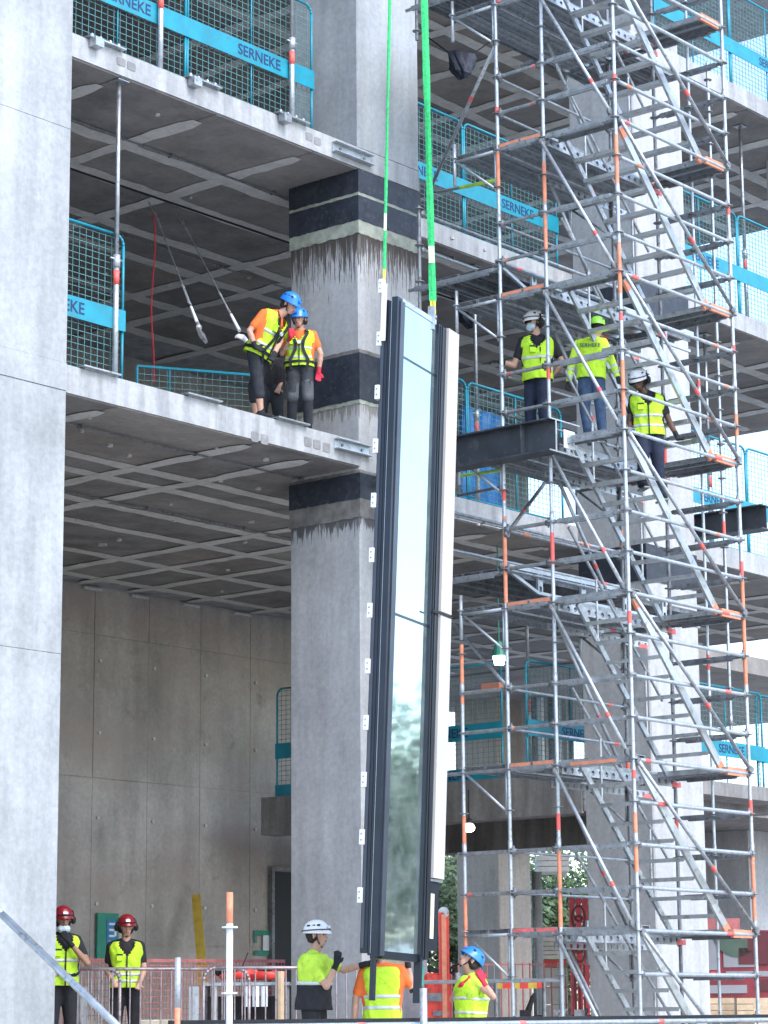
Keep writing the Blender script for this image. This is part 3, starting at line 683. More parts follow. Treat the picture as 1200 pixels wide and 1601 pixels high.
# ------------------------------------------------------------------ crane slings
def sling(px0, py0, k0, px1, py1, k1, wd, label, yl, tw=.5):
    a = at(px0, py0, k0); b = at(px1, py1, k1); d = (b-a).normalized(); b = a+d*16
    t = empty('crane_sling', a, label, 'lifting sling')
    s = d.cross(FH).normalized(); fr = s.cross(d)
    m = a+d*yl
    mb = MB(); NS = 70; P = []
    for i in range(NS+1):
        q = m+(b-m)*(i/NS); an = tw*math.sin(i*.21)+.15*math.sin(i*.9); sx = s*math.cos(an)+fr*math.sin(an); fx = fr*math.cos(an)-s*math.sin(an); hw = wd/2*(1+.05*math.sin(i*1.7))
        P += [q+sx*hw, q+fx*.012, q-sx*hw, q-fx*.008]
    mb.add(P, [(4*i+j, 4*i+(j+1) % 4, 4*i+4+(j+1) % 4, 4*i+4+j) for i in range(NS) for j in range(4)]); mb.build('webbing', GREENS, t)
    mb = MB(); mb.obox(m+d*.55, d, s, fr, .10, wd*.40, .0145); mb.build('care_label', CREAM, t)
    mb = MB(); mb.obox((a+m)/2+s*wd*.22, d, s, fr, (m-a).length/2, wd*.16, .010); mb.obox((a+m)/2-s*wd*.22, d, s, fr, (m-a).length/2, wd*.16, .010); mb.build('end_loop', YELS, t)
    mb = MB(); mb.tube(a-d*.03-s*wd*.5, a-d*.03+s*wd*.5, .02, 8); mb.build('shackle', GALV, t)
sling(600, 447, 26.2, 609, 0, 27.3, .036, 'thin green lifting sling running up in front of the pillar', .19)
sling(677, 492, 27.2, 663, 0, 28.3, .08, 'thick green lifting sling running up right of the pillar', .16)

# ------------------------------------------------------------------ steel beams reaching out over the slab edges
def ibeam(x, y0, y1, zb, h, wd, label):
    t = empty('steel_beam', (x, y1, zb), label, 'steel beam', 'dark steel beams reaching out from the lower slab')
    f = .018
    mb = MB(); mb.box((x-wd/2, y0, zb+h-f), (x+wd/2, y1, zb+h)); mb.build('top_flange', BEAM, t)
    mb = MB(); mb.box((x-wd/2, y0, zb), (x+wd/2, y1, zb+f)); mb.build('bottom_flange', BEAM, t)
    mb = MB(); mb.box((x-.008, y0+.002, zb+f), (x+.008, y1-.002, zb+h-f)); mb.build('web', BEAM, t)
    mb = MB(); [mb.box((x-wd/2+.01, y-.006, zb+f+.001), (x+wd/2-.01, y+.006, zb+h-f-.001)) for y in (y0+.45, y0+1.9)]; mb.build('stiffener', BEAM, t)
    return t
bx = 24.06; e0 = on(868, 655, 0, bx); e1 = on(868, 706, 0, bx); BZ = e1.z; BH = e0.z-e1.z; by = e0.y
b1 = ibeam(bx, by, 19.85, BZ, BH, .26, 'dark steel beam reaching out beside the top of the glass unit')
mb = MB(); mb.box((bx+.135, by-.03, BZ+.07), (bx+.36, by-.018, BZ+.30)); mb.build('end_plate', WHITEP, b1)
mb = MB(); [mb.tube((bx+.22+a*.08, by-.032, BZ+.13+b*.1), (bx+.22+a*.08, by-.0305, BZ+.13+b*.1), .010, 8) for a in (0, 1) for b in (0, 1)]; mb.build('bolt_holes', GDARK, b1)
mb = MB(); mb.bar((bx+.1, 19.7, BZ+BH/2), (bx+.62, 20.42, BZ+BH/2), .02, .22); mb.build('wall_bracket', BEAM, b1)
for z in (BZ-.004, BZ+BH-.015): mb = MB(); mb.box((bx-.14, by-.012, z), (bx+.5, by-.001, z+.016)); mb.build('edge_strip', GALV2, b1)
mb = MB(); mb.box((bx-.012, by-.010, BZ+.014), (bx+.012, by-.001, BZ+BH-.016)); mb.build('web_edge', GALV2, b1)
ibeam(32.45, 19.3, 22.6, 8.87, .38, .3, 'dark steel beam reaching out at the right edge of the scaffold')

# ------------------------------------------------------------------ stair scaffold
X0, X1 = 24.28, 26.87; Y0, Y1, Y2, Y3 = 16.38, 17.49, 18.22, 18.93
sc = empty('stair_scaffold', ((X0+X1)/2, Y1, .72), 'galvanised scaffold stair tower with orange and red marks, several storeys high', 'scaffold')
rnd = random.Random(11)
def standard(x, y, z0, z1, segs=(), r=.0242, name='standard', mat=None):
    mb = MB(); z = z0
    sg = sorted(segs)
    mats = [mat or GALV2, ORNG, REDP, GDARK]
    cuts = [z0]
    for a, b, m in sg: cuts += [a, b]
    cuts.append(z1)
    for i in range(len(cuts)-1):
        if cuts[i+1]-cuts[i] < .001: continue
        mb.cur = sg[(i-1)//2][2] if i % 2 else 0
        mb.tube((x, y, cuts[i]), (x, y, cuts[i+1]), r+(.0015 if mb.cur else 0), 10, cap=False)
    mb.cur = 3
    z = 2.53-1.0
    while z < z1:
        if z > z0: mb.tube((x, y, z-.006), (x, y, z+.006), .062, 8)
        z += .5
    mb.cur = 0
    z = 3.6
    while z < z1:                       # spigot sleeves
        if z > z0: mb.tube((x, y, z-.10), (x, y, z+.06), r+.005, 10)
        z += 2.0
    return mb.build(name, mats, sc, smooth=True)
ZT = 15.3
standard(X0, Y0, .74, ZT, [(3.2, 3.9, 1), (6.15, 6.3, 2), (9.9, 10.0, 2), (10.25, 10.9, 1) , (11.6, 12.3, 1), (13.0, 13.1, 2), (8.7, 9.4, 1), (4.3, 4.4, 2)])
standard(X0, Y1, .74, ZT, [(2.6, 3.5, 1), (3.75, 3.95, 2), (7.0, 7.4, 2), (9.35, 9.5, 2), (11.0, 12.2, 1)])
standard(X0, Y2, .74, ZT, [(5.5, 5.62, 2), (6.6, 7.7, 1), (7.9, 8.05, 2), (12.0, 12.5, 1), (13.0, 13.12, 2)])
standard(X1, Y0, .74, ZT, [(2.7, 3.6, 1), (4.0, 4.2, 2), (5.5, 7.0, 1), (7.05, 7.25, 2), (10.0, 10.12, 2), (8.9, 9.2, 1), (11.9, 12.05, 2)])
standard(X1, Y1, .74, ZT, [(3.9, 4.1, 2), (8.6, 8.9, 2), (12.2, 12.4, 2)], mat=GDARK)
standard(X1, Y2, .74, ZT, [(4.6, 4.8, 2), (7.6, 7.9, 1)], mat=GDARK)
standard(26.87, 16.93, 1.2, ZT, [(5.9, 6.1, 2), (9.6, 9.75, 2)], r=.02)
standard(29.45, Y2, 5.3, ZT, [(8.2, 8.4, 2)], mat=GALV)
standard(X0, Y3, 2.0, 4.4, [(2.0, 3.0, 1), (3.5, 4.0, 1)])
standard(X0, Y3, 4.5, 6.15, [(5.4, 6.15, 1)])
def ledger(a, b, r=.0242, mat=GALV2, mark=True, name='ledger', wedge=True):
    a = V(a); b = V(b); d = b-a; L = d.length; u = d/L
    mb = MB(); m1 = rnd.uniform(.06, .2); m2 = m1+rnd.uniform(.03, .07)
    if not mark or rnd.random() < .52: mb.tube(a, b, r, 8, cap=False)
    else:
        if rnd.random() < .5: a, b = b, a; d = b-a
        mb.tube(a, a+d*m1, r, 8, cap=False); mb.cur = 1; mb.tube(a+d*m1, a+d*m2, r+.0012, 8, cap=False); mb.cur = 0; mb.tube(a+d*m2, b, r, 8, cap=False)
    if wedge:
        mb.cur = 2; u = (b-a).normalized()
        for p, s in ((a, 1), (b, -1)):
            mb.obox(p+u*s*.05, u, V((0, 0, 1)), u.cross(V((0, 0, 1))).normalized(), .035, .034, .026)
            mb.box((p.x+u.x*s*.05-.004, p.y+u.y*s*.05-.012, p.z-.06), (p.x+u.x*s*.05+.004, p.y+u.y*s*.05+.012, p.z+.07))
    return mb.build(name, [mat, rnd.choice((REDP, PINK, ORNG)), GDARK], sc, smooth=True)
def utransom(a, b, mat=GALV, mark=False):          # broad U profile transom, seen from below as a deep strip
    a = V(a); b = V(b); u = (b-a).normalized(); s = u.cross(V((0, 0, 1)))
    mb = MB()
    mb.obox((a+b)/2, u, s, V((0, 0, 1)), (b-a).length/2-.10, .03, .026)
    mb.obox((a+b)/2-V((0, 0, .035)), u, s, V((0, 0, 1)), (b-a).length/2-.19, .022, .012)
    mb.tube(a, a+u*.12, .0242, 8); mb.tube(b-u*.12, b, .0242, 8)
    mb.cur = 1 if mark else 0
    if mark: mb.obox(a+(b-a)*.5, u, s, V((0, 0, 1)), (b-a).length*.3, .0315, .020)
    return mb.build('transom', [mat, ORNG], sc)
def brace(a, b, mat=GALV2, bands=(.25,), r=.0242):
    a = V(a); b = V(b); d = b-a; mb = MB(); mb.tube(a, b, r, 8)
    mb.cur = 1
    for q in bands: mb.tube(a+d*(q-.016), a+d*(q+.016), r+.002, 8, cap=False)
    mb.cur = 2
    for p in (a, b): mb.tube(p-V((0, .02, 0)), p+V((0, .02, 0)), .045, 8)
    return mb.build('diagonal_brace', [mat, REDP, GDARK], sc, smooth=True)
LAND = [2.53+2*k for k in range(-1, 7)]
for L_ in LAND:
    for j in range(4):
        z = L_+.5*j
        if z < 1.0 or z > ZT: continue
        # front plane, all half metres
        ledger((X0, Y0, z), (X1, Y0, z))
        # left end plane, only rails and landing transom
        if j == 0:
            utransom((X0, Y0, z), (X0, Y1, z), GALV, mark=rnd.random() < .15); utransom((X0, Y1, z), (X0, Y2, z), GALV)
            utransom((X1, Y0, z), (X1, Y1, z), GDARK)  # darker steel than the near end: the unlit underside is painted in
            ledger((X0, Y1-.0, z-.06), (X1, Y1, z-.06), mat=GALV); ledger((X0, Y2, z), (X1, Y2, z), mat=GALV)
            utransom((X1, Y1, z), (X1, Y2, z), GDARK)
        elif j in (1, 2):
            utransom((X0, Y0, z), (X0, Y1, z), GALV); ledger((X0, Y1, z), (X0, Y2, z), mat=GALV)
            utransom((X1, Y0, z), (X1, Y1, z), GDARK)
            ledger((X0+.02, Y2, z), (X1, Y2, z), mat=GALV, r=.019)
            if L_ < 5: ledger((X0, Y2, z), (X0, Y3+.02, z), mat=GALV, wedge=False)
        else:
            utransom((X1, Y0, z), (X1, Y1, z), GDARK)
    if L_+2 <= ZT+1:
        brace((X0-.045, Y1, L_+1.93), (X0-.045, Y0+.05, L_+.08), GALV2, (.75,))
        brace((X0+.04, Y0-.045, L_+1.97), (X1-.04, Y0-.045, L_+.05), GALV, (.62,))
        brace((X0+1.2, Y2+.045, L_+1.9), (X1, Y2+.045, L_+.1), GALV2 if L_ > 4 else GALV, (.6,))
# stair flights
def stringer_box(mb, a, b, ht, wd): mb.bar(a, b, wd, ht)
for L_ in LAND[:-1]:
    fl = None
    yA, yB = Y0+.13, Y1-.16
    top = (X0+.28, L_+2.0); bot = (X1-.42, L_+.02)
    t = MB(); sl_ = V((bot[0]-top[0], 0, bot[1]-top[1]))
    s1 = MB(); s1.bar((top[0], yA, top[1]), (bot[0], yA, bot[1]), .035, .112); s1.cur = 1
    d = V((bot[0]-top[0], 0, bot[1]-top[1])); p = V((top[0], yA, top[1]))
    s1.bar(p+d*.955, p+d*.999, .037, .116)
    if rnd.random() < .5: s1.bar(p+d*.01, p+d*.06, .037, .116)
    fo = s1.build('stair_flight', [ALU, ORNG], sc)
    s2 = MB(); s2.bar((top[0], yB, top[1]), (bot[0], yB, bot[1]), .035, .075); s2.build('stringer', GALV, fo)
    for i in range(1, 9):
        f = i/9; x = top[0]+(bot[0]-top[0])*f; z = top[1]+(bot[1]-top[1])*f
        tr = MB(); tr.box((x-.085, yA+.019, z-.018), (x+.085, yB-.019, z+.004)); tr.box((x-.085, yA+.019, z-.045), (x-.077, yB-.019, z-.0185)); tr.build('tread', ALU, fo)
    h = MB(); h.tube((top[0]-.1, yB+.04, top[1]+.95), (bot[0], yB+.04, bot[1]+.95), .019, 8); h.build('handrail', GALV, fo)
    for f in (.25, .8):
        x = top[0]+(bot[0]-top[0])*f; z = top[1]+(bot[1]-top[1])*f
        h = MB(); h.tube((x, yB+.04, z), (x, yB+.04, z+.9), .016, 8); h.build('baluster', GALV, fo)
# decks: steel planks of folded sheet
def planks(x0, x1, y0, y1, z, npl, along='x', mat=GALV, endm=None):
    for i in range(npl):
        mb = MB()
        if along == 'x':
            w_ = (y1-y0)/npl; a = y0+w_*i+.006; b = y0+w_*(i+1)-.006
            mb.box((x0, a, z+.028), (x1, b, z+.034)); mb.box((x0, a, z-.03), (x1, a+.012, z+.0275)); mb.box((x0, b-.012, z-.03), (x1, b, z+.0275))
            nr = 2
            for q in range(nr): yy = a+(b-a)*(q+1)/(nr+1); mb.box((x0+.05, yy-.008, z+.008), (x1-.05, yy+.008, z+.0275))
            if endm: mb.cur = 1; mb.box((x1-.16, a-.001, z-.032), (x1+.001, a+.0135, z+.0355)); mb.box((x0-.001, a+.014, z-.02), (x0+.004, b-.014, z+.027)); mb.cur = 0
        else:
            w_ = (x1-x0)/npl; a = x0+w_*i+.006; b = x0+w_*(i+1)-.006
            mb.box((a, y0, z+.028), (b, y1, z+.034)); mb.box((a, y0, z-.03), (a+.012, y1, z+.0275)); mb.box((b-.012, y0, z-.03), (b, y1, z+.0275)); xm = (a+b)/2; mb.box((xm-.02, y0+.03, z+.01), (xm+.02, y1-.03, z+.0275))
        mb.build('deck_plank', [mat, endm or mat], sc)
for L_ in LAND:
    if L_ < 2: continue
    planks(X1-.46, X1-.03, Y0+.03, Y1-.03, L_+.03, 2, 'y', GALV)
    planks(X0+.03, X0+.30, Y0+.03, Y1-.03, L_+.03, 1, 'y', GALV)
    planks(X0-.02, X1+.02, Y1+.02, Y2-.02, L_+.04, 2, 'x', GALV, PINK if rnd.random() < .5 else ORNG)
    mb = MB(); mb.cur = 0                   # orange painted front edge of the right landing
    mb.box((X1-.52, Y0-.01, L_-.045), (X1-.08, Y0+.028, L_+.052)); mb.build('painted_edge', ORNG, sc)
    planks(X0-.02, X1+.02, Y2+.02, Y3-.02, L_+.04, 2, 'x', GALV)
    # console bracket with strut and spigot
    if int(round((L_-2.53)/2)) != 0 or True:
        for x in (X0, X1):
            mb = MB(); mb.tube((x, Y2, L_), (x, Y3, L_), .022, 8); mb.tube((x, Y2+.03, L_-.52), (x, Y3-.05, L_-.02), .017, 8); mb.tube((x, Y2+.04, L_-.55), (x, Y2+.04, L_), .017, 8)
            mb.tube((x, Y3, L_-.32), (x, Y3, L_+.25), .023, 8); mb.tube((x, Y3, L_+.05), (x, Y3, L_+.062), .05, 8); mb.build('console_bracket', GALV2 if x == X0 else GALV, sc, smooth=True)
# perforated lattice toe girders under the back decks
def girder(x0, x1, y, z, taper=True):
    mb = MB(); mb.bar((x0, y, z), (x1, y, z), .04, .05)
    mb.bar((x0+(.75 if taper else 0), y, z-.27), (x1-.1, y, z-.27), .04, .04)
    if taper: mb.bar((x0+.02, y, z-.02), (x0+.75, y, z-.27), .04, .04)
    x = x0+.8
    while x < x1-.1:
        mb.box((x-.05, y-.018, z-.25), (x-.028, y+.018, z-.026)); mb.box((x+.028, y-.018, z-.25), (x+.05, y+.018, z-.026)); mb.box((x-.0278, y-.018, z-.18), (x+.0278, y+.018, z-.10)); x += .95
    mb.build('lattice_girder', GALV2, sc)
girder(X0, 28.9, Y2+.06, 7.1); girder(X0, 28.9, Y2+.06, 11.05)
def perforated(x0, x1, y, z, h=.15):        # toe board with a row of round openings
    mb = MB(); k = int((x1-x0)/.14)
    for i in range(k):
        a = x0+(x1-x0)*i/k; b = x0+(x1-x0)*(i+1)/k; m_ = (a+b)/2; r = .032
        ring = [(m_+r*math.cos(q*math.pi/4+math.pi/8), z+h/2+r*math.sin(q*math.pi/4+math.pi/8)) for q in range(8)]
        C_ = [(b, z+h/2), (b, z+h), (m_, z+h), (a, z+h), (a, z+h/2), (a, z), (m_, z), (b, z)]
        for yy in (y, y+.01):
            P = [(p[0], yy, p[1]) for p in ring]+[(p[0], yy, p[1]) for p in C_]
            mb.add(P, [(q, (q+1) % 8, 8+(q+1) % 8, 8+q) for q in range(8)])
    mb.cur = 1; mb.box((x1-.22, y-.003, z-.002), (x1-.02, y+.013, z+h*.55))
    mb.build('perforated_board', [GALV2, PINK], sc)
for L_ in LAND:
    if L_ > 2: perforated(X0+.05, X1+.1, Y1-.03, L_-.10, .11)
    if L_ > 2 and L_ < 13: perforated(X0+.9, X1+.6, Y2+.02, L_-.16, .09)
for z in (7.02, 10.97, 14.9):
    planks(X0, 28.9, Y2+.1, Y2+1.25, z, 4, 'x', GDARK)
    utransom((X0, Y2, z-.03), (X0, Y2+1.5, z-.03), GALV); utransom((X1, Y2, z-.03), (X1, Y2+1.5, z-.03), GDARK)
    for q in (.5, 1.0): ledger((X0, Y2+1.3, z+q), (28.9, Y2+1.3, z+q), mat=GALV)
    standard(X0, Y2+1.32, z-.5, z+1.1, mat=GDARK); standard(28.9, Y2+1.32, z-.8, z+1.1, mat=GDARK)
# ties to the building
brace((X0, Y2, 14.0), (25.55, 20.40, 12.75), GALV, (.35,)); brace((X0, Y2, 5.55), (25.75, 20.35, 6.85), GALV, ())
brace((X0+.3, 19.5, 10.2), (26.3, 21.6, 9.3), GDARK, (.4,))
a = on(792, 835, 0, X0); b = on(870, 730, 1, 19.6); brace(a, b, GDARK, (.3,))
mb = MB(); a = on(776, 282, 0, X0); b = on(685, 300, 1, 19.9); mb.tube(a, b, .024, 8); mb.cur = 1; mb.tube(a, a+(b-a)*.6, .026, 8); mb.build('taped_tube', [GALV, YGT], sc)
mb = MB(); a = on(786, 735, 0, X0); b = on(718, 744, 1, 19.6); mb.tube(a, b, .022, 8); mb.build('taped_tube', [YGT], sc)
mb = MB(); a = on(790, 760, 0, X0); b = on(716, 775, 1, 19.6); mb.tube(a, b, .02, 8); mb.build('ledger', [GDARK], sc)
mb = MB(); a = on(757, 1075, 1, 19.3); b = on(785, 1073, 1, 18.5); mb.bar(a, b, .09, .10); mb.build('orange_coupler', [ORNG], sc)
mb = MB(); mb.tube((X0, Y2, 4.53), (X0, Y3+.45, 4.53), .024, 8); mb.tube((X0, Y2, 3.53), (X0, Y3+.1, 3.53), .026, 8); mb.build('ledger', [GALV], sc)
mb = MB(); mb.tube((X0, Y1, 1.98), (X0+.0, 20.6, 1.98), .024, 8); mb.build('ledger', [GALV2], sc)

# ------------------------------------------------------------------ blue sheet and lamps
a = on(722, 640, 1, 23.2); b = on(786, 770, 1, 23.2)
mb = MB(); k = 16; P = []
for i in range(k+1):
    for j in range(9):
        x = a.x+(b.x-a.x)*i/k; P.append((x, 23.2+.06*math.sin(i*1.3+j*.4)+.03*math.sin(j*2.1), 9.0+(11.0-9.0)*j/8))
mb.add(P, [(i*9+j, (i+1)*9+j, (i+1)*9+j+1, i*9+j+1) for i in range(k) for j in range(8)]); o = mb.build('tarpaulin', BLUET, smooth=True); tag(o, 'blue tarpaulin hung behind the guard under the dark steel beam', 'tarpaulin')
sm = o.modifiers.new('thickness', 'SOLIDIFY'); sm.thickness = .006
def lamp(px, py, k, up, label):
    c = at(px, py, k); t = empty('site_lamp', c, label, 'lamp')
    if up:
        mb = MB(); mb.sphere(c, .085, 14, 8, (1, 1, .8)); mb.build('globe', LAMPM, t, smooth=True); mb = MB(); mb.tube(c+V((0, 0, .06)), c+V((0, 0, .13)), .05, 10); mb.tube(c+V((0, 0, .13)), c+V((0, 0, .55)), .01, 6); mb.build('socket', BLACK, t)
    else:
        mb = MB(); mb.tube(c-V((0, 0, .09)), c+V((0, 0, .03)), .07, 12, .10); mb.build('globe', LAMPM, t, smooth=True); mb = MB(); mb.tube(c+V((0, 0, .04)), c+V((0, 0, .26)), .11, 12, .05); mb.tube(c+V((0, 0, .26)), c+V((0, 0, 1.9)), .01, 6); mb.build('hood', SIGNG, t)
lamp(780, 1030, 37.5, False, 'lit site lamp with dark green hood hanging under the mezzanine ceiling')
lamp(733, 1294, 36.0, True, 'round lit lamp under the mezzanine beside the scaffold')
# ------------------------------------------------------------------ people
FHV = V((0.769, 0.639, 0.0)).normalized(); RHV = R0.normalized(); ZV = V((0, 0, 1))
def remesh(mb, name, voxel, mat, parent, smooth=3):
    me = mb.mesh(name+'_raw'); o = bpy.data.objects.new(name+'_raw', me); COL.objects.link(o)
    r = o.modifiers.new('r', 'REMESH'); r.mode = 'VOXEL'; r.voxel_size = voxel; r.use_smooth_shade = True
    s = o.modifiers.new('s', 'SMOOTH'); s.iterations = smooth; s.factor = .5
    dg = bpy.context.evaluated_depsgraph_get(); m2 = bpy.data.meshes.new_from_object(o.evaluated_get(dg)); bpy.data.objects.remove(o); bpy.data.meshes.remove(me)
    m2.name = name; m2.materials.clear(); m2.materials.append(mat)
    off = wloc(parent); m2.transform(Matrix.Translation(-off)); m2.polygons.foreach_set('use_smooth', [True]*len(m2.polygons))
    return meshobj(name, m2, parent)

def person(label, pos, facing, J=None, sc=1.0, skin_=SK1, vest=HIVIS, shirt=BLKT, pants=DKPANTS, helmet=HWHITE, glove=None, glove_r=None, look=None, mask=None, bands=(.10, .42),
           shorts=False, sleeves=.62, long_sleeve=None, harness=False, muffs=False, beard=False, shoes=BLACK, knee=None, group=None, goggles=False, vest_low=None, helmet_mark=None, lettering=False, tilt=0.0):
    """joints are given as (u, d, z): u to the right of the view, d away from it, z up, metres from the feet"""
    T = empty('person', pos, label, 'person', group); pos = V(pos)
    fa = math.radians(facing)
    F = RHV*math.sin(fa)-FHV*math.cos(fa); Rt = F.cross(ZV)          # F forward, Rt the person's right
    def loc(r, f, z): return Rt*r+F*f+ZV*z
    P = dict(pelvis=loc(0, 0, .98), neck=loc(0, .01, 1.50), head=loc(0, .04, 1.665))
    for s, n in ((-1, 'L'), (1, 'R')):
        P['hip'+n] = loc(s*.09, 0, .94); P['knee'+n] = loc(s*.11, .03, .50); P['ankle'+n] = loc(s*.12, -.02, .09)
        P['sh'+n] = loc(s*.185, 0, 1.435); P['el'+n] = loc(s*.235, -.02, 1.15); P['wr'+n] = loc(s*.25, .05, .90)
    for k, v in (J or {}).items():
        if k[:2] in ('lk',): continue
        P[k] = RHV*v[0]+FHV*v[1]+ZV*v[2]
    P = {k: pos+v*sc for k, v in P.items()}
    up = (P['neck']-P['pelvis']).normalized(); shv = (P['shR']-P['shL']); shv = (shv-up*shv.dot(up)).normalized()
    hpv = (P['hipR']-P['hipL']); hpv = (hpv-up*hpv.dot(up)).normalized()
    hd = (RHV*look[0]+FHV*look[1]+ZV*look[2]).normalized() if look else F
    hu = (ZV+RHV*tilt); hu = (hu-hd*hu.dot(hd)).normalized(); hr = hd.cross(hu)
    H_ = P['head']
    def hp(r, f, z): return H_+(hr*r+hd*f+hu*z)*sc
    def torso(mb, inf):
        for s in ('L', 'R'):
            a = P['hip'+s]+up*.03*sc; b = P['sh'+s]-up*.13*sc; c = P['pelvis']+(P['neck']-P['pelvis'])*.78
            bb = b+(c-b)*.35
            mb.cap(a, (.098+inf)*sc, bb, (.106+inf)*sc); mb.cap(bb, (.106+inf)*sc, P['sh'+s]-up*.02*sc, (.062+inf)*sc)
        mb.cap(P['pelvis'], (.11+inf)*sc, P['pelvis']+(P['neck']-P['pelvis'])*.75, (.115+inf)*sc)
        mb.cap(P['shL'], (.055+inf)*sc, P['neck']-up*.02, (.06+inf)*sc); mb.cap(P['shR'], (.055+inf)*sc, P['neck']-up*.02, (.06+inf)*sc)
    def hand(mb, s, inf=0.0):
        w_, e = P['wr'+s], P['el'+s]; d = (w_-e).normalized()
        if J and 'hd'+s in J: v = J['hd'+s]; d = (RHV*v[0]+FHV*v[1]+ZV*v[2]).normalized()
        n_ = d.cross(RHV+FHV*.3).normalized(); a = d.cross(n_).normalized()
        pal = w_+d*.09*sc
        for q in (-1, -.33, .33, 1): mb.cap(w_+d*.02*sc+a*q*.016*sc, (.015+inf)*sc, pal+a*q*.027*sc, (.0135+inf)*sc, 8)
        for i, (q, l) in enumerate(((-1, .062), (-.33, .075), (.33, .07), (1, .055))):
            b0 = pal+a*q*.030*sc; m_ = b0+(d*.85+n_*.35+a*q*.12)*l*.55*sc; tip = m_+(d*.5+n_*.8)*l*.5*sc
            mb.cap(b0, (.0095+inf)*sc, m_, (.009+inf)*sc, 8); mb.cap(m_, (.009+inf)*sc, tip, (.0078+inf)*sc, 8)
        th = w_+d*.03*sc-a*.022*sc; t1 = th+(d*.6-a*.8+n_*.2)*.045*sc; t2 = t1+(d*.9-a*.2+n_*.4)*.03*sc
        mb.cap(th, (.013+inf)*sc, t1, (.011+inf)*sc, 8); mb.cap(t1, (.011+inf)*sc, t2, (.009+inf)*sc, 8)
    # body: one continuous skin surface
    mb = MB(); torso(mb, -.006)
    for s in ('L', 'R'):
        mb.cap(P['sh'+s], .052*sc, P['el'+s], .038*sc); mb.cap(P['el'+s], .040*sc, P['wr'+s], .027*sc); mb.cap(P['el'+s]+(P['wr'+s]-P['el'+s])*.3, .041*sc, P['wr'+s], .026*sc)
        hand(mb, s)
        mb.cap(P['hip'+s], .088*sc, P['knee'+s], .055*sc); kn, an = P['knee'+s], P['ankle'+s]
        mb.cap(kn, .055*sc, kn+(an-kn)*.3, .056*sc); mb.cap(kn+(an-kn)*.3, .056*sc, an, .036*sc)
    mb.cap(P['neck']-up*.05*sc, .062*sc, H_-hu*.05*sc, .055*sc)
    mb.sphere(hp(0, -.012, .03), .092*sc, 16, 12, (1, 1, 1)); mb.cap(hp(0, .02, .02), .078*sc, hp(0, .045, -.055), .052*sc); mb.cap(hp(-.02, .05, -.085), .026*sc, hp(.02, .05, -.085), .026*sc)
    mb.cap(hp(0, .092, .0), .011*sc, hp(0, .108, -.03), .015*sc, 8); mb.cap(hp(0, .085, .03), .02*sc, hp(0, .092, -.0), .012*sc, 8)
    mb.cap(hp(-.035, .072, .035), .016*sc, hp(.035, .072, .035), .016*sc, 8); mb.cap(hp(-.018, .086, -.058), .010*sc, hp(.018, .086, -.058), .010*sc, 8)
    for s in (-1, 1): mb.cap(hp(s*.088, -.005, .015), .018*sc, hp(s*.090, -.01, -.02), .012*sc, 8)
    remesh(mb, 'body', .0085, skin_, T, 2)
    for s in (-1, 1):
        e = MB(); e.sphere(hp(s*.033, .084, .012), .0105*sc, 8, 6); e.build('eye', EYEM, T, smooth=True)
        e = MB(); e.cap(hp(s*.018, .090, .036), .005*sc, hp(s*.050, .080, .036), .004*sc, 6); e.build('eyebrow', HAIR, T, smooth=True)
    e = MB(); e.cap(hp(-.02, .094, -.060), .006*sc, hp(.02, .094, -.060), .006*sc, 8); e.build('mouth', LIP, T, smooth=True)
    e = MB(); e.sphere(hp(0, -.03, .022), .098*sc, 14, 10); e.cap(hp(-.06, -.05, -.03), .045*sc, hp(.06, -.05, -.03), .045*sc); remesh(e, 'hair', .012, HAIR, T, 2)
    if beard:
        e = MB(); e.cap(hp(-.035, .045, -.088), .03*sc, hp(.035, .045, -.088), .03*sc); e.cap(hp(-.065, .01, -.05), .02*sc, hp(-.04, .045, -.085), .025*sc); e.cap(hp(.065, .01, -.05), .02*sc, hp(.04, .045, -.085), .025*sc); remesh(e, 'beard', .01, HAIR, T, 2)
    if mask:
        e = MB(); z_ = -.055 if mask == 1 else -.10
        e.cap(hp(-.035, .062, z_), .045*sc, hp(.035, .062, z_), .045*sc); e.cap(hp(0, .085, z_+.01), .032*sc, hp(0, .075, z_-.03), .03*sc); remesh(e, 'face_mask', .01, MASKM, T, 2)
    if goggles:
        e = MB(); [e.obox(hp(s*.036, .10, .014), hr, hd, hu, .030*sc, .008*sc, .018*sc) for s in (-1, 1)]; e.obox(hp(0, .104, .018), hr, hd, hu, .01, .004, .006); e.build('glasses', STRAP, T)
    # shirt
    mb = MB(); torso(mb, .008)
    for s in ('L', 'R'):
        q = sleeves; mb.cap(P['sh'+s], .064*sc, P['sh'+s]+(P['el'+s]-P['sh'+s])*q, .056*sc)
        if long_sleeve: mb.cap(P['sh'+s], .064*sc, P['el'+s], .054*sc); mb.cap(P['el'+s], .054*sc, P['el'+s]+(P['wr'+s]-P['el'+s])*.93, .043*sc)
    remesh(mb, 'shirt', .012, shirt, T, 2)
    if long_sleeve:
        for s in ('L', 'R'):
            for f in (.3, .75):
                a = P['el'+s]; b = P['wr'+s]; u_ = (b-a); e = MB(); e.tube(a+u_*(f-.08), a+u_*(f+.08), (.058-.012*f)*sc, 12, (.056-.012*f)*sc); e.build('sleeve_band', SILV, T, smooth=True)
    # trousers
    mb = MB(); mb.cap(P['hipL'], .105*sc, P['hipR'], .105*sc); mb.cap(P['pelvis'], .115*sc, P['pelvis']+up*.04*sc, .112*sc)
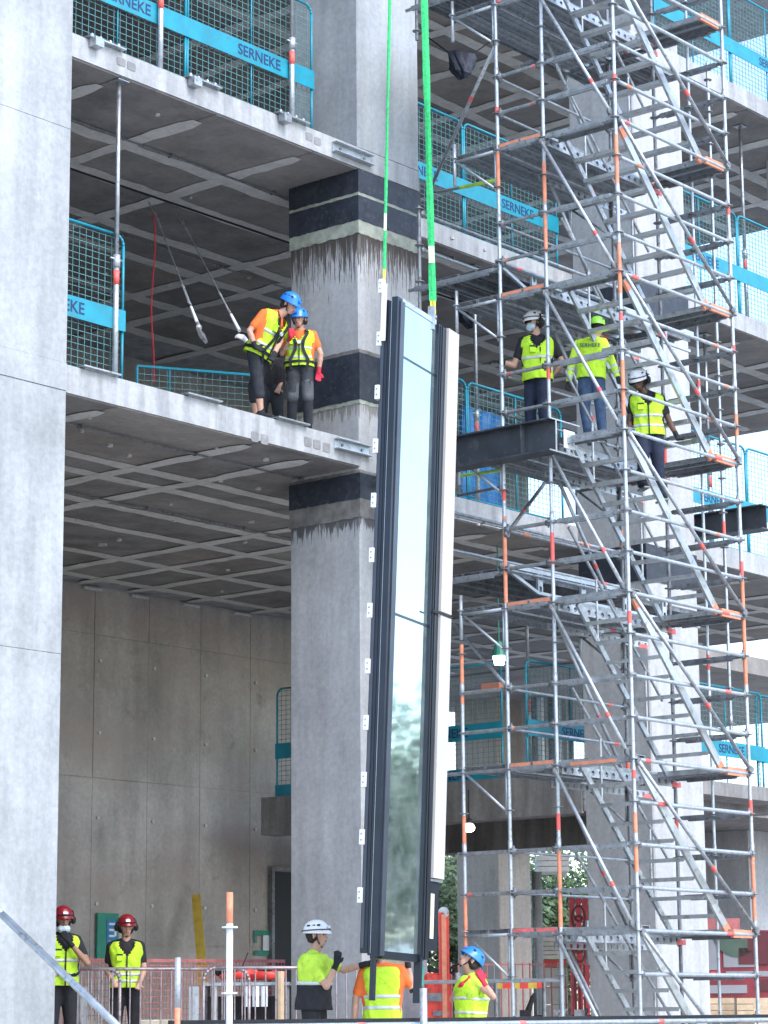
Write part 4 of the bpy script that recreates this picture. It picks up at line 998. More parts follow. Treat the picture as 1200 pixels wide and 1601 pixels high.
    for s in ('L', 'R'):
        kn, an = P['knee'+s], P['ankle'+s]
        mb.cap(P['hip'+s], .108*sc, kn, .077*sc); mb.cap(P['hip'+s]+(kn-P['hip'+s])*.4, .1*sc, kn, .078*sc)
        end = kn+(an-kn)*(.38 if shorts else .96); mb.cap(kn, .078*sc, end, (.076 if shorts else .064)*sc)
        if not shorts: mb.cap(kn+(an-kn)*.5, .07*sc, end, .064*sc)
    remesh(mb, 'trousers', .013, pants, T, 2)
    if knee:
        for s in ('L', 'R'):
            kn = P['knee'+s]; hp_ = P['hip'+s]; e = MB(); e.cap(kn+(hp_-kn)*.45, .094*sc, kn-ZV*.04*sc, .085*sc); remesh(e, 'knee_panel', .014, knee, T, 2)
    for s, sg in (('L', -1), ('R', 1)):
        an = P['ankle'+s]; fd = F
        if J and 'toe'+s in J: v = J['toe'+s]; fd = (RHV*v[0]+FHV*v[1]+ZV*v[2]).normalized()
        e = MB(); e.cap(an-ZV*.01*sc-fd*.035*sc, .05*sc, an+fd*.10*sc-ZV*.035*sc, .044*sc); e.cap(an+fd*.1*sc-ZV*.04*sc, .044*sc, an+fd*.16*sc-ZV*.05*sc, .036*sc); e.cap(an+ZV*.06*sc, .046*sc, an, .05*sc); remesh(e, 'boot', .011, shoes, T, 2)
        e = MB(); e.obox(an+fd*.06*sc-ZV*.082*sc, fd, fd.cross(ZV).normalized(), ZV, .13*sc, .042*sc, .010*sc); e.build('sole', GDARK, T)
    # vest or shirt shell lofted round the torso
    ph = (pos.x*7.3) % 6
    def loft(ts, inf, nseg=64, vneck=False, front=None):
        mb = MB(); rows = []
        prof = [(-.20, .184, .140), (0.0, .178, .134), (.25, .166, .126), (.5, .180, .132), (.72, .196, .136), (.86, .192, .120), (.95, .165, .098), (1.0, .105, .080)]
        def pr(t):
            for (a, b) in zip(prof[:-1], prof[1:]):
                if t <= b[0]: f = (t-a[0])/(b[0]-a[0]); return a[1]+(b[1]-a[1])*f, a[2]+(b[2]-a[2])*f
            return prof[-1][1:]
        for t_ in ts:
            w_, d_ = pr(t_); f = max(0, min(1, t_)); rv = (hpv*(1-f)+shv*f).normalized(); fv = up.cross(rv)
            shc = (P['shL']+P['shR'])/2; base = P['pelvis']+(P['neck']-P['pelvis'])*t_; 
            if f > .5: base += (shc-(P['pelvis']+(P['neck']-P['pelvis'])*.9))*(f-.5)*.6
            for i in range(nseg):
                a = 2*math.pi*(i+.5)/nseg; wob = 1+.022*math.sin(5*a+t_*9)+.014*math.sin(9*a+t_*21)+(.035*math.sin(11*a+2*math.sin(t_*7)+ph)+.02*math.sin(17*a+t_*5))*max(0, .75-abs(t_-.05))
                ca, sa = math.cos(a), math.sin(a); ex = .8
                rows.append(base+rv*((w_+inf)*sc*wob*math.copysign(abs(ca)**ex, ca))+fv*((d_+inf)*sc*wob*math.copysign(abs(sa)**ex, sa)))
        F_ = []
        for j in range(len(ts)-1):
            for i in range(nseg):
                k = (i+1) % nseg; a = 2*math.pi*(i+1)/nseg; tm = (ts[j]+ts[j+1])/2
                if vneck and tm > .62:
                    half = (tm-.62)*2.6
                    if abs(((a-math.pi/2+math.pi) % (2*math.pi))-math.pi) < half*.62: continue
                if tm > .97: continue
                F_.append((j*nseg+i, j*nseg+k, (j+1)*nseg+k, (j+1)*nseg+i))
        mb.add(rows, F_); return mb
    lo = -.14
    if vest:
        n_ = 46; ts = [lo+(1.0-lo)*i/n_ for i in range(n_+1)]
        o = loft(ts, .018, vneck=vest_low is None).build('vest', vest, T, smooth=True)
        sm = o.modifiers.new('thickness', 'SOLIDIFY'); sm.thickness = .006; sm.offset = 1
        for b in bands:
            e = loft([b-.035, b, b+.035], (.044 if b > .3 else .030) if vest_low is not None else .0275).build('reflective_band', SILV, o, smooth=True); sm = e.modifiers.new('thickness', 'SOLIDIFY'); sm.thickness = .003
        if vest_low is not None:
            e = loft([lo-.02+(vest_low-lo+.02)*q/12 for q in range(13)], .040).build('dark_lower_panel', vest_low_mat, o, smooth=True); sm = e.modifiers.new('thickness', 'SOLIDIFY'); sm.thickness = .003
        fv = up.cross(shv)
        if vest_low is None:
            e = MB(); pts = []
            for q in range(6):
                t_ = lo+(.64-lo)*q/5; pts.append(P['pelvis']+(P['neck']-P['pelvis'])*t_+fv*.167*sc)
            for a, b in zip(pts[:-1], pts[1:]): e.bar(a, b, .016, .014, fv)
            e.build('zip', STRAP, o)
            cc = lambda t_, r_: P['pelvis']+(P['neck']-P['pelvis'])*t_+shv*(r_*sc)+fv*(.158*sc)
            e = MB(); e.obox(cc(.60, .095), shv, up, fv, .038*sc, .045*sc, .016); e.build('pocket', vest, o)
            e = MB(); e.obox(cc(.66, .095)+fv*.008, shv, up, fv, .040*sc, .010*sc, .012); e.build('pocket_flap', STRAP if not harness else vest, o)
        if lettering:
            me = TXT; l = bpy.data.objects.new('lettering', me); COL.objects.link(l); par(l, o)
            c = P['pelvis']+(P['neck']-P['pelvis'])*.74-fv*.178*sc
            mt = Matrix((shv, up, -fv)).transposed().to_4x4(); mt = mt @ Matrix.Scale(.33, 4); l.matrix_parent_inverse = Matrix(); off = c-wloc(T)
            mt.translation = off; l.matrix_basis = mt
    fv = up.cross(shv)
    if harness:
        e = MB(); c = lambda t_, r, f: P['pelvis']+(P['neck']-P['pelvis'])*t_+shv*(r*sc)+fv*(f*sc)
        for s in (-1, 1):
            pts = [c(1.0, s*.09, .06), c(.86, s*.12, .155), c(.6, s*.06, .178), c(.36, s*.05, .168), c(.0, s*.13, .165)]
            for a, b in zip(pts[:-1], pts[1:]): e.bar(a, b, .04, .012, fv)
            pts = [c(1.0, s*.09, -.08), c(.8, s*.08, -.165), c(.4, 0, -.175), c(0, s*.12, -.165)]
            for a, b in zip(pts[:-1], pts[1:]): e.bar(a, b, .04, .012, fv)
            e.bar(c(.0, s*.13, .165), P['hip'+('R' if s > 0 else 'L')]-ZV*.16*sc+fv*.11*sc, .035, .012, fv)
        e.bar(c(.55, -.07, .18), c(.55, .07, .18), .035, .014, fv)
        e.build('harness', STRAP, T)
        e = loft([-.06, -.02, .02], .034).build('belt', STRAP, T, smooth=True)
        e = MB(); e.tube(c(.55, 0, .185), c(.55, 0, .205), .028, 10); e.build('buckle', SILV, T)
    # gloves
    for s, g in (('L', glove), ('R', glove_r or glove)):
        if g:
            e = MB(); hand(e, s, .0035); e.cap(P['wr'+s]-(P['wr'+s]-P['el'+s]).normalized()*.05*sc, .034*sc, P['wr'+s]+(P['wr'+s]-P['el'+s]).normalized()*.02*sc, .032*sc); remesh(e, 'glove', .0085, g, T, 1)
    # helmet: shell, rim, vents, chin strap
    if helmet:
        hb = MB(); n_ = 22; rows = []; prof = [(1.06, -.018), (1.04, -.005), (1.0, .02), (.93, .06), (.78, .10), (.55, .128), (.28, .143), (.0, .147)]
        for rr_, zz in prof:
            for i in range(n_):
                a = 2*math.pi*i/n_; br = (1+.13*max(0, math.cos(a-math.pi/2))**3) if zz < 0.01 else 1
                ridge = 1+.02*(1 if abs(((a*3/math.pi) % 2)-1) < .35 and .02 < zz < .12 else 0)
                rows.append(hp(.118*rr_*br*ridge*math.cos(a), -.008+.142*rr_*br*ridge*math.sin(a), .042+zz*.9+(-.012*math.sin(a) if zz < .01 else 0)))
        hb.add(rows, [(j*n_+i, j*n_+(i+1) % n_, (j+1)*n_+(i+1) % n_, (j+1)*n_+i) for j in range(len(prof)-1) for i in range(n_)])
        ho = hb.build('helmet', helmet, T, smooth=True); sm = ho.modifiers.new('thickness', 'SOLIDIFY'); sm.thickness = .005; sm.offset = -1
        e = MB()
        for s in (-1, 1):
            for a in (.35, 0, -.35): 
                e.obox(hp(s*.098, .0+a*.16, .11), hd, (hu*.5+hr*s).normalized(), (hu-hr*s*.5).normalized(), .018*sc, .004*sc, .008*sc)
        e.build('vent', STRAP, ho)
        e = MB(); e.obox(hp(0, .138, .085), hr, (hd+hu*.4).normalized(), (hu-hd*.4).normalized(), .028*sc, .006*sc, .014*sc); e.build('front_mark', helmet_mark or helmet, ho)
        e = MB()
        for i in range(24):
            a0, a1 = 2*math.pi*i/24, 2*math.pi*(i+1)/24; e.tube(hp(.128*math.cos(a0), -.008+.154*math.sin(a0), .062), hp(.128*math.cos(a1), -.008+.154*math.sin(a1), .062), .006*sc, 5) if helmet is HWHITE or helmet is HRED else None
        for s in (-1, 1):
            e.tube(hp(s*.108, .03, .035), hp(s*.072, .03, -.06), .007*sc, 6); e.tube(hp(s*.105, -.05, .03), hp(s*.085, .0, -.03), .007*sc, 6); e.tube(hp(s*.072, .03, -.06), hp(0, .052, -.122), .007*sc, 6)
        e.build('chin_strap', STRAP, T)
        if muffs:
            e = MB(); 
            for s in (-1, 1): e = MB(); e.cap(hp(s*.122, -.01, .015), .036*sc, hp(s*.124, -.01, -.012), .032*sc); e.bar(hp(s*.13, -.01, .03), hp(s*.12, -.01, .10), .02, .01, hr); e.build('ear_muff', STRAP, T, smooth=True)
    return T, P
vest_low_mat = BLKT
def at_floor(px, py, k, zf): c = at(px, py, k); return V((c.x, c.y, zf))

# two riggers on the lower slab edge
p1pos = V((22.42, 20.68, 8.98))
person('bending worker in blue helmet, orange shirt and shorts, on the slab edge by the pillar', p1pos, 50,
  J=dict(pelvis=(.0, .02, .93), hipL=(.05, .09, .90), hipR=(-.06, -.05, .90), kneeR=(-.02, -.08, .50), ankleR=(.02, -.02, .09), kneeL=(-.08, .15, .50), ankleL=(-.06, .22, .10),
         neck=(.24, .0, 1.43), head=(.38, -.0, 1.54), shR=(.06, -.16, 1.38), shL=(.25, .15, 1.35), elR=(-.12, -.22, 1.14), wrR=(-.05, -.22, .94), elL=(.26, .06, 1.08), wrL=(.18, -.12, .84), hdR=(.8, 0, -.5), toeR=(.9, -.4, 0), toeL=(.7, -.6, 0)),
  look=(.85, -.45, -.5), shirt=ORT, pants=DKPANTS, helmet=HBLUE, harness=True, shorts=True, glove=BLACK, glove_r=None, sleeves=.7, bands=(.14, .46))
person('upright worker in blue helmet with red gloves, against the black band of the pillar', V((22.98, 20.86, 8.98))+RHV*.27, -12,
  J=dict(elR=(-.24, -.02, 1.12), wrR=(-.12, -.18, 1.30), hdR=(.1, -.1, 1), elL=(.30, -.04, 1.10), wrL=(.27, -.02, .86), head=(.0, -.05, 1.60), neck=(0, 0, 1.45), shL=(.19, 0, 1.39), shR=(-.18, 0, 1.39), kneeL=(.12, -.12, .50), kneeR=(-.09, -.14, .50)),
  sc=.93, look=(-.35, -1, -.12), shirt=ORT, pants=DKPANTS, knee=GREYP, helmet=HBLUE, harness=True, glove=REDG, skin_=SK1, sleeves=.6, bands=(.12, .40))
person('mostly hidden worker behind the bending one, only a raised pale gloved hand showing', V((on(422, 640, 1, 21.3).x, 21.3, 8.98)), 0,
  J=dict(pelvis=(.0, 0, .75), hipL=(.09, 0, .72), hipR=(-.09, 0, .72), kneeL=(.1, -.1, .42), kneeR=(-.1, -.1, .42), elR=(-.22, .05, 1.20), wrR=(-.33, .0, 1.38), hdR=(-.8, 0, .5), head=(.04, 0, 1.22), neck=(.02, 0, 1.12), shR=(-.13, 0, 1.06), shL=(.15, 0, 1.06), elL=(.16, 0, .85), wrL=(.12, -.1, .7)), shirt=BLKT, pants=DKPANTS, helmet=HBLUE, glove_r=WHG, vest=None)

# three workers on the scaffold
c = at(838, 478, 31.7)
p = V((c.x, c.y, 8.60))
person('worker in white helmet, dark glasses and face mask, arm out to a scaffold post', p, -42,
  J=dict(elR=(-.30, .02, 1.12), wrR=(-.47, -.02, 1.16), hdR=(-1, 0, .1), elL=(.33, .06, 1.16), wrL=(.20, .12, 1.02), shL=(.19, .05, 1.43), shR=(-.18, -.02, 1.43)),
  look=(-.85, -.5, -.05), shirt=BLKT, pants=NAVYP, helmet=HWHITE, mask=1, goggles=True, muffs=True, glove=None, glove_r=BLACK, bands=(.12, .40))
c = at(922, 500, 31.6); p = V((c.x, c.y, 8.68))
person('worker seen from behind in green helmet and lime jacket with jeans, on the scaffold deck', p, 165,
  J=dict(head=(.11, .02, 1.655), neck=(.03, 0, 1.49), elR=(.30, .0, 1.15), wrR=(.36, -.06, .93), elL=(-.28, .0, 1.12), wrL=(-.32, -.02, .88), ankleL=(-.06, .0, .09), ankleR=(.14, .05, .09)),
  look=(.4, .9, 0), shirt=HIVIS2, pants=JEANS, helmet=HGREEN, muffs=True, long_sleeve=True, glove=BLACK, sc=.91, vest=HIVIS, bands=(.38,), vest_low=None, lettering=True)
p = V((25.58, 16.93, 7.90))
person('worker in white helmet coming down the scaffold stairs, hand on the rail', p, 15,
  J=dict(head=(-.07, -.08, 1.56), neck=(.02, -.02, 1.42), shR=(-.14, .0, 1.36), shL=(.20, .0, 1.35), elL=(.30, .0, 1.06), wrL=(.38, -.10, .84), hdL=(.3, -.6, -.6), elR=(-.20, .02, 1.08), wrR=(-.22, -.12, .9), pelvis=(.03, 0, .93), hipL=(.12, 0, .90), hipR=(-.06, 0, .90),
         kneeR=(-.05, -.10, .58), ankleR=(-.06, .05, .26), kneeL=(.14, -.05, .48), ankleL=(.16, .0, .09)),
  look=(-.6, -.9, -.45), shirt=BLKT, pants=NAVYP, helmet=HWHITE, goggles=True, muffs=True, skin_=SK3, glove=BLACK, bands=(.10, .36))

# two watchers behind the barrier
c = at(97, 1418, 29.2)
person('worker in red helmet at the far left, mask under his chin and hand raised', V((c.x, c.y, 1.05)), 25,
  J=dict(elL=(.32, -.10, 1.16), wrL=(.12, -.20, 1.40), hdL=(-.5, -.2, .8), elR=(-.22, -.02, 1.10), wrR=(.10, -.22, 1.02), hdR=(1, 0, 0)),
  look=(.35, -1, -.05), shirt=BLKT, pants=BLKT, helmet=HRED, mask=2, beard=True, skin_=SK2, glove=BLACK, glove_r=None, helmet_mark=WHITEP, muffs=True)
c = at(197, 1432, 31.8)
person('worker in red helmet standing by the green sign with arms down', V((c.x, c.y, 1.05)), 12,
  J=dict(elL=(.24, .0, 1.13), wrL=(.20, -.16, .96), elR=(-.24, .0, 1.13), wrR=(-.12, -.18, .97)), look=(.25, -1, -.03), shirt=BLKT, pants=BLKT, helmet=HRED, helmet_mark=WHITEP, muffs=True, bands=(.02, .18))

# three workers under the glass unit
c = at(490, 1447, 26.2)
person('worker in white helmet and two-tone shirt reaching toward the foot of the glass unit', V((c.x, c.y, .75)), 70,
  J=dict(elL=(.20, .02, 1.14), wrL=(.30, -.03, 1.33), hdL=(.1, 0, 1), shL=(.12, -.14, 1.42), shR=(-.03, .16, 1.42), elR=(.32, .16, 1.32), wrR=(.57, .10, 1.42), hdR=(.9, 0, .3)) if False else
    dict(shR=(-.06, -.16, 1.42), shL=(.06, .17, 1.42), elR=(.14, -.22, 1.14), wrR=(.24, -.16, 1.36), hdR=(.2, 0, 1), elL=(.32, .16, 1.31), wrL=(.54, .08, 1.37), hdL=(.95, 0, .2)),
  look=(.95, -.3, .05), shirt=HIVIS2, vest=HIVIS2, pants=BLKT, helmet=HWHITE, glove=BLACK, vest_low=.33, bands=(.37, -.10), sleeves=.7, skin_=SK1)
c = at(597, 1560, 26.2)
person('worker in orange shirt and lime vest behind the foot of the glass unit', V((c.x, c.y, .60)), 178,
  J=dict(elR=(.31, .02, 1.27), wrR=(.275, -.02, 1.54), hdR=(0, 0, 1), elL=(-.28, -.02, 1.16), wrL=(-.30, -.02, .86), shR=(.20, 0, 1.46), shL=(-.19, 0, 1.43)),
  look=(.1, 1, .1), shirt=ORT, pants=BLKT, helmet=HWHITE, glove=None, glove_r=BLACK, bands=(.16, .38), sleeves=.75)
c = at(734, 1500, 28.0)
person('worker in blue helmet and lime vest looking up, hands at his collar', V((c.x, c.y, .58)), -62,
  J=dict(head=(.0, -.04, 1.60), neck=(.02, .0, 1.44), shL=(.12, .14, 1.40), shR=(.03, -.15, 1.40), elR=(.25, -.22, 1.20), wrR=(.14, -.20, 1.36), hdR=(-.3, 0, .9), elL=(-.20, .06, 1.18), wrL=(-.10, -.16, 1.33), hdL=(.7, -.2, .4)),
  look=(-.82, -.25, .78), shirt=HIVIS2, pants=BLKT, helmet=HBLUE, glove=REDG, sleeves=.35, skin_=SK1, bands=(.10, .44), vest_low=None)

# ------------------------------------------------------------------ front handrails
t = empty('front_guard_rail', (20, 16, .72), 'low tube guard rail across the foot of the picture with a dark toe board', 'guard rail')
yr = 15.2
def onr(px, py, y=yr): return on(px, py, 1, y)
a = on(272, 1598.5, 1, yr); b = on(1260, 1590, 1, yr)
zr = 1.50
a = V((on(272, 1598, 1, yr).x, yr, zr)); b = V((30.5, yr, zr))
mb = MB(); n = 6
for i in range(n):
    f0, f1 = i/n, (i+1)/n; p_, q_ = a+(b-a)*f0, a+(b-a)*f1
    mb.cur = 0; mb.tube(p_, q_-(q_-p_)*.04, .024, 8, cap=False); mb.cur = 1; mb.tube(q_-(q_-p_)*.04, q_, .0255, 8, cap=False)
mb.build('top_rail', [GALV2, PINK], t, smooth=True)
mb = MB(); mb.box((a.x, yr+.05, zr-.03), (b.x, yr+.075, zr+.06)); mb.build('toe_board', BLACK, t)
def post(px, ytop, yo, r, mats, segs, label, cat='post', rings=()):
    base = on(px, 1590, 1, yo); top = on(px, ytop, 1, yo)
    o_ = empty('scaffold_post', (base.x, yo, .74), label, cat)
    mb = MB(); z = .74; zt = top.z
    for f0, f1, m in segs:
        mb.cur = m; mb.tube((base.x, yo, zt-f1), (base.x, yo, zt-f0), r, 10)
    mb.build('tube', mats, o_, smooth=True)
    for q in rings: e = MB(); e.tube((base.x, yo, zt-q-.007), (base.x, yo, zt-q+.007), r*2.4, 10); e.build('rosette', mats[0], o_)
post(358, 1395, 14.9, .030, [WHITEP, ORNG], ((0, .27, 1), (.27, 1.65, 0)), 'white scaffold post with an orange painted top, in front of the barriers', rings=(.30, .86))
post(277, 1497, 15.0, .026, [GALV2, ORNG], ((0, .42, 0), (.42, 1.1, 1)), 'short grey post with orange foot in front of the barriers')
post(662, 1545, 15.1, .036, [GALV2, ORNG], ((0, .9, 0),), 'short pale tube standing under the far mullion of the glass unit')
a = at(3, 1430, 15.5); b = at(182, 1603, 14.6); d = b-a
mb = MB(); mb.path([a-d*.3-V((0, 0, .0)), a-d*.0, b+d*.5], .024, 10); o = mb.build('stair_handrail', GALV, smooth=True); tag(o, 'galvanised handrail tube sloping down at the lower left corner', 'handrail')

# ------------------------------------------------------------------ crowd barriers
def barrier_proto():
    L = 2.3; t = empty('crowd_barrier', (0, 0, 0), '-', 'barrier', 'steel crowd barriers in front of the hall')
    r = .15; P = [V((0, 0, .12))]
    for cx, a0 in ((r, 180), (L-r, 90)):
        for q in range(6):
            a = math.radians(a0-q*18); P.append(V((cx+r*math.cos(a), 0, 1.1-r+r*math.sin(a))))
    P.append(V((L, 0, .12))); mb = MB(); mb.path(P, .02, 8); mb.tube((0, 0, .2), (L, 0, .2), .016, 8); mb.build('frame', BARR, t, smooth=True)
    x = .13
    while x < L-.05:
        b = MB(); b.tube((x, 0, .2), (x, 0, 1.09), .009, 6); b.build('bar', BARR, t); x += .13
    for x in (.35, L-.35): b = MB(); b.bar((x, -.28, .02), (x, .28, .02), .04, .02); b.bar((x, 0, .02), (x, 0, .2), .02, .04); b.build('foot', BARR, t)
    return t
BP = barrier_proto()
for i, (x, y, lb) in enumerate(((18.55, 20.55, 'crowd barrier at the far left, half behind the broad column'), (20.75-.02, 20.95, 'middle crowd barrier in front of the red helmeted worker'), (23.0, 20.6 if False else 19.6, 'right crowd barrier beside the pillar, clutter behind it'))):
    o = BP if i == 0 else copy_tree(BP); o['label'] = lb
    if i == 1: a_ = on(105, 1515, 2, 2.15); b_ = on(312, 1515, 2, 2.15)
    elif i == 0: a_ = on(-110, 1515, 2, 2.15); b_ = on(92, 1515, 2, 2.15)
    else: a_ = on(318, 1513, 2, 2.15); b_ = on(522, 1513, 2, 2.15)
    dd = b_-a_; o.location = (a_.x, a_.y, 1.05 if a_.y > 20.2 else .72); o.rotation_euler = (0, 0, math.atan2(dd.y, dd.x))
    if o.location.z < 1: o.location.z = .98
# dusty red plastic net behind the barriers
a_ = on(96, 1498, 2, 2.33); b_ = on(452, 1500, 2, 2.33); dd = (b_-a_); 
off = V((.25, .3, 0)); mb = MB(); L = dd.length; u = dd.normalized()
q = 0
while q < L: mb.bar(a_+off+u*q+V((0, 0, -1.2)), a_+off+u*q, .009, .004); q += .05
for z in [0, .01, .02, .03]+[.08*i for i in range(1, 15)]: mb.bar(a_+off-V((0, 0, z)), b_+off-V((0, 0, z)), .004, .010 if z > .04 else .012)
o = mb.build('barrier_net', PINKN); tag(o, 'dusty red plastic net stretched behind the crowd barriers', 'net')

# ------------------------------------------------------------------ things in the hall
def leanboard():
    a = on(306, 1400, 1, 29.3); b = on(322, 1592, 1, 28.2); mb = MB(); d = (a-b).normalized(); s = d.cross(FHV).normalized(); f = s.cross(d)
    b = b-d*.3; mb.obox((a+b)/2, d, s, f, (a-b).length/2, .075, .025); o = mb.build('leaning_board', YELW); tag(o, 'yellow painted board leaning against the back wall', 'board')
leanboard()
a = on(154, 1427, 1, 29.6); b = on(186, 1500, 1, 29.6)
t = empty('wall_sign', ((a.x+b.x)/2, 29.64, b.z), 'green and blue sign on the back wall between the two red helmets', 'sign')
mb = MB(); mb.box((a.x, 29.62, b.z), (b.x, 29.66, a.z)); mb.build('board', SIGNG, t)
w_ = b.x-a.x; h_ = a.z-b.z
mb = MB(); mb.box((a.x+w_*.42, 29.61, b.z+h_*.15), (b.x-.04, 29.6195, a.z-h_*.14)); bl = mb.build('blue_panel', SIGNB, t)
mb = MB()
for i in range(5): z = b.z+h_*(.22+.13*i); mb.box((a.x+w_*.52, 29.604, z), (a.x+w_*(.86 if i % 2 else .78), 29.6095, z+h_*.05))
mb.box((a.x+w_*.76, 29.604, b.z+h_*.50), (a.x+w_*.86, 29.6095, b.z+h_*.66)); mb.build('print', WHITEP, bl)
a = on(407, 1460, 1, 29.6); b = on(425, 1488, 1, 29.6)
t = empty('paper_notice', ((a.x+b.x)/2, 29.64, b.z), 'small paper notice held by green tape beside the dark doorway', 'notice')
mb = MB(); mb.box((a.x+.12, 29.652, b.z), (b.x, 29.658, a.z)); mb.build('sheet', WHITEP, t)
mb = MB(); mb.box((a.x+.28, 29.648, b.z+.12), (a.x+.34, 29.6515, a.z-.1)); mb.build('print', PINK, t)
mb = MB(); mb.box((a.x-.1, 29.648, a.z-.02), (b.x+.05, 29.6515, a.z+.06)); mb.box((a.x-.1, 29.648, b.z-.06), (b.x+.05, 29.6515, b.z+.02)); mb.box((a.x-.1, 29.648, a.z-.16), (a.x-.04, 29.6515, a.z-.021)); mb.build('tape', SIGNG, t)
# pallets of pale blocks
for i, (px, py, k, lb) in enumerate(((118, 1592, 31.5, 'pale block on the left, behind the far left worker'), (150, 1588, 32.0, 'pale block behind the crowd barrier left of the second worker'), (232, 1588, 32.0, 'pale block right of the second red helmeted worker'), (262, 1585, 32.3, 'pale block at the right end of the row'))):
    c = at(px, py, k); mb = MB(); mb.obox((c.x, c.y, 1.36), RHV, FHV, ZV, .14, .12, .19); mb.obox((c.x, c.y, 1.11), RHV, FHV, ZV, .15, .13, .055); o = mb.build('block', BLOCKM); bv = o.modifiers.new('b', 'BEVEL'); bv.width = .012; tag(o, lb, 'block', 'pale blocks behind the barrier')
# work table with clutter
c = at(385, 1530, 31.0); t = empty('work_table', (c.x, c.y, 1.05), 'cluttered site table behind the right crowd barrier', 'table')
mb = MB(); mb.obox((c.x, c.y, 1.98), RHV, FHV, ZV, .55, .3, .02); mb.build('table_top', GALV, t)
for s in (-1, 1):
    for s2 in (-1, 1): mb = MB(); mb.bar(V((c.x, c.y, 1.05))+RHV*s*.5+FHV*s2*.26, V((c.x, c.y, 1.96))+RHV*s*.5+FHV*s2*.26, .04, .04); mb.build('leg', GDARK, t)
mb = MB(); mb.obox((c.x, c.y+.05, 1.45), RHV, FHV, ZV, .45, .2, .38); mb.build('dark_cover', BLACK, t)
for i in range(3):
    e = MB(); q = V((c.x, c.y, 0))+RHV*(.03+i*.105)-FHV*.34; e.tube(q+ZV*1.70, q+ZV*1.95, .045, 10); o = e.build('roll', WHITEP); tag(o, ['left', 'middle', 'right'][i]+' of three pale blue rolls hung at the table', 'roll', 'three pale rolls')
mb = MB(); cc = V((c.x, c.y, 2.09)); mb.cap(cc+RHV*.05, .07, cc+RHV*.45, .05); mb.cap(cc-RHV*.3, .05, cc+RHV*.1+ZV*.03, .07); o = remesh(mb, 'sack', .03, REDM, t, 4) if False else mb.build('red_jacket', REDM, smooth=True); tag(o, 'red and black clothing heaped on the site table', 'clothing')
mb = MB(); mb.cap(cc-RHV*.35+ZV*.04, .05, cc+RHV*.28+ZV*.07, .045); mb.tube(cc-RHV*.1, cc+RHV*.02+ZV*.28, .008, 6); o = mb.build('black_bag', BLACK, smooth=True); tag(o, 'black bag with a thin rod on the site table', 'bag')
for i, (px, w2) in enumerate(((438, .10), (335, .09))):
    q = at(px, 1550, 30.6); e = MB(); e.tube((q.x, q.y, 1.05), (q.x, q.y, 2.13 if i == 0 else 1.95), w2/2, 10); o = e.build('timber_post', TIMBER if i == 0 else GALV); tag(o, ['pale timber post standing behind the right barrier', 'grey pipe standing behind the right barrier'][i], 'post')
for i, (px, k, m, lb) in enumerate(((128, 29.9, GALV2, 'galvanised upright between the left barriers'), (303, 30.4, GALV2, 'galvanised upright behind the middle barrier end'))):
    q = at(px, 1570, k); e = MB(); e.obox((q.x, q.y, 1.5), RHV, FHV, ZV, .06, .03, .45); e.obox(V((q.x, q.y, 1.5))-FHV*.04, RHV, FHV, ZV, .012, .012, .45); o = e.build('steel_upright', m); tag(o, lb, 'upright')

# ------------------------------------------------------------------ red site machine beside the unit
c = at(688, 1540, 31.2); t = empty('lifting_machine', (c.x, c.y, .72), 'red site machine with an upright mast behind the foot of the glass unit', 'machine')
mx = at(693, 1430, 31.2)
mb = MB(); B0 = V((mx.x, mx.y, 0))
mb.obox(B0+ZV*1.85, RHV, FHV, ZV, .065, .10, 1.0); mb.build('mast', REDM, t); mb = MB(); mb.obox(B0+ZV*1.9-FHV*.115, RHV, FHV, ZV, .03, .012, .92); mb.build('mast_rail', ORNG, t)
mb = MB(); mb.tube(B0+ZV*2.85-FHV*.1, B0+ZV*2.85+FHV*.1, .07, 12); mb.build('pulley', GALV, t)
Cc = V((c.x, c.y, 0))
mb = MB(); mb.obox(Cc+ZV*1.78-RHV*.03, RHV, FHV, ZV, .17, .25, .32); o = mb.build('housing', REDM, t); bv = o.modifiers.new('b', 'BEVEL'); bv.width = .03
mb = MB(); mb.obox(Cc+ZV*1.22-RHV*.03, RHV, FHV, ZV, .22, .3, .22); mb.build('chassis', REDM, t)
mb = MB(); mb.obox(Cc+ZV*1.80-FHV*.27-RHV*.04, RHV, FHV, ZV, .12, .012, .05); mb.build('vent_grille', GDARK, t); mb = MB(); mb.obox(Cc+ZV*1.6-FHV*.27, RHV, FHV, ZV, .10, .012, .03); mb.build('vent_grille', GDARK, t)
mb = MB()
for i in range(10):
    a0 = i*math.pi/9; a1 = (i+1)*math.pi/9; q0 = Cc+ZV*2.12+RHV*(.25+.13*math.cos(a0))+ZV*(.09*math.sin(a0))-FHV*.2; q1 = Cc+ZV*2.12+RHV*(.25+.13*math.cos(a1))+ZV*(.09*math.sin(a1))-FHV*.2; mb.tube(q0, q1, .014, 6)
mb.tube(Cc+ZV*2.12+RHV*.12-FHV*.2, Cc+ZV*1.95+RHV*.3-FHV*.2, .016, 6); mb.build('hose', BLACK, t)
mb = MB(); mb.tube(Cc+RHV*.22-FHV*.28+ZV*.75, Cc+RHV*.22-FHV*.28+ZV*1.9, .03, 10); mb.tube(Cc+RHV*.22-FHV*.28+ZV*1.9, Cc+RHV*.22-FHV*.28+ZV*2.1, .045, 10); mb.build('jack', GALV, t)
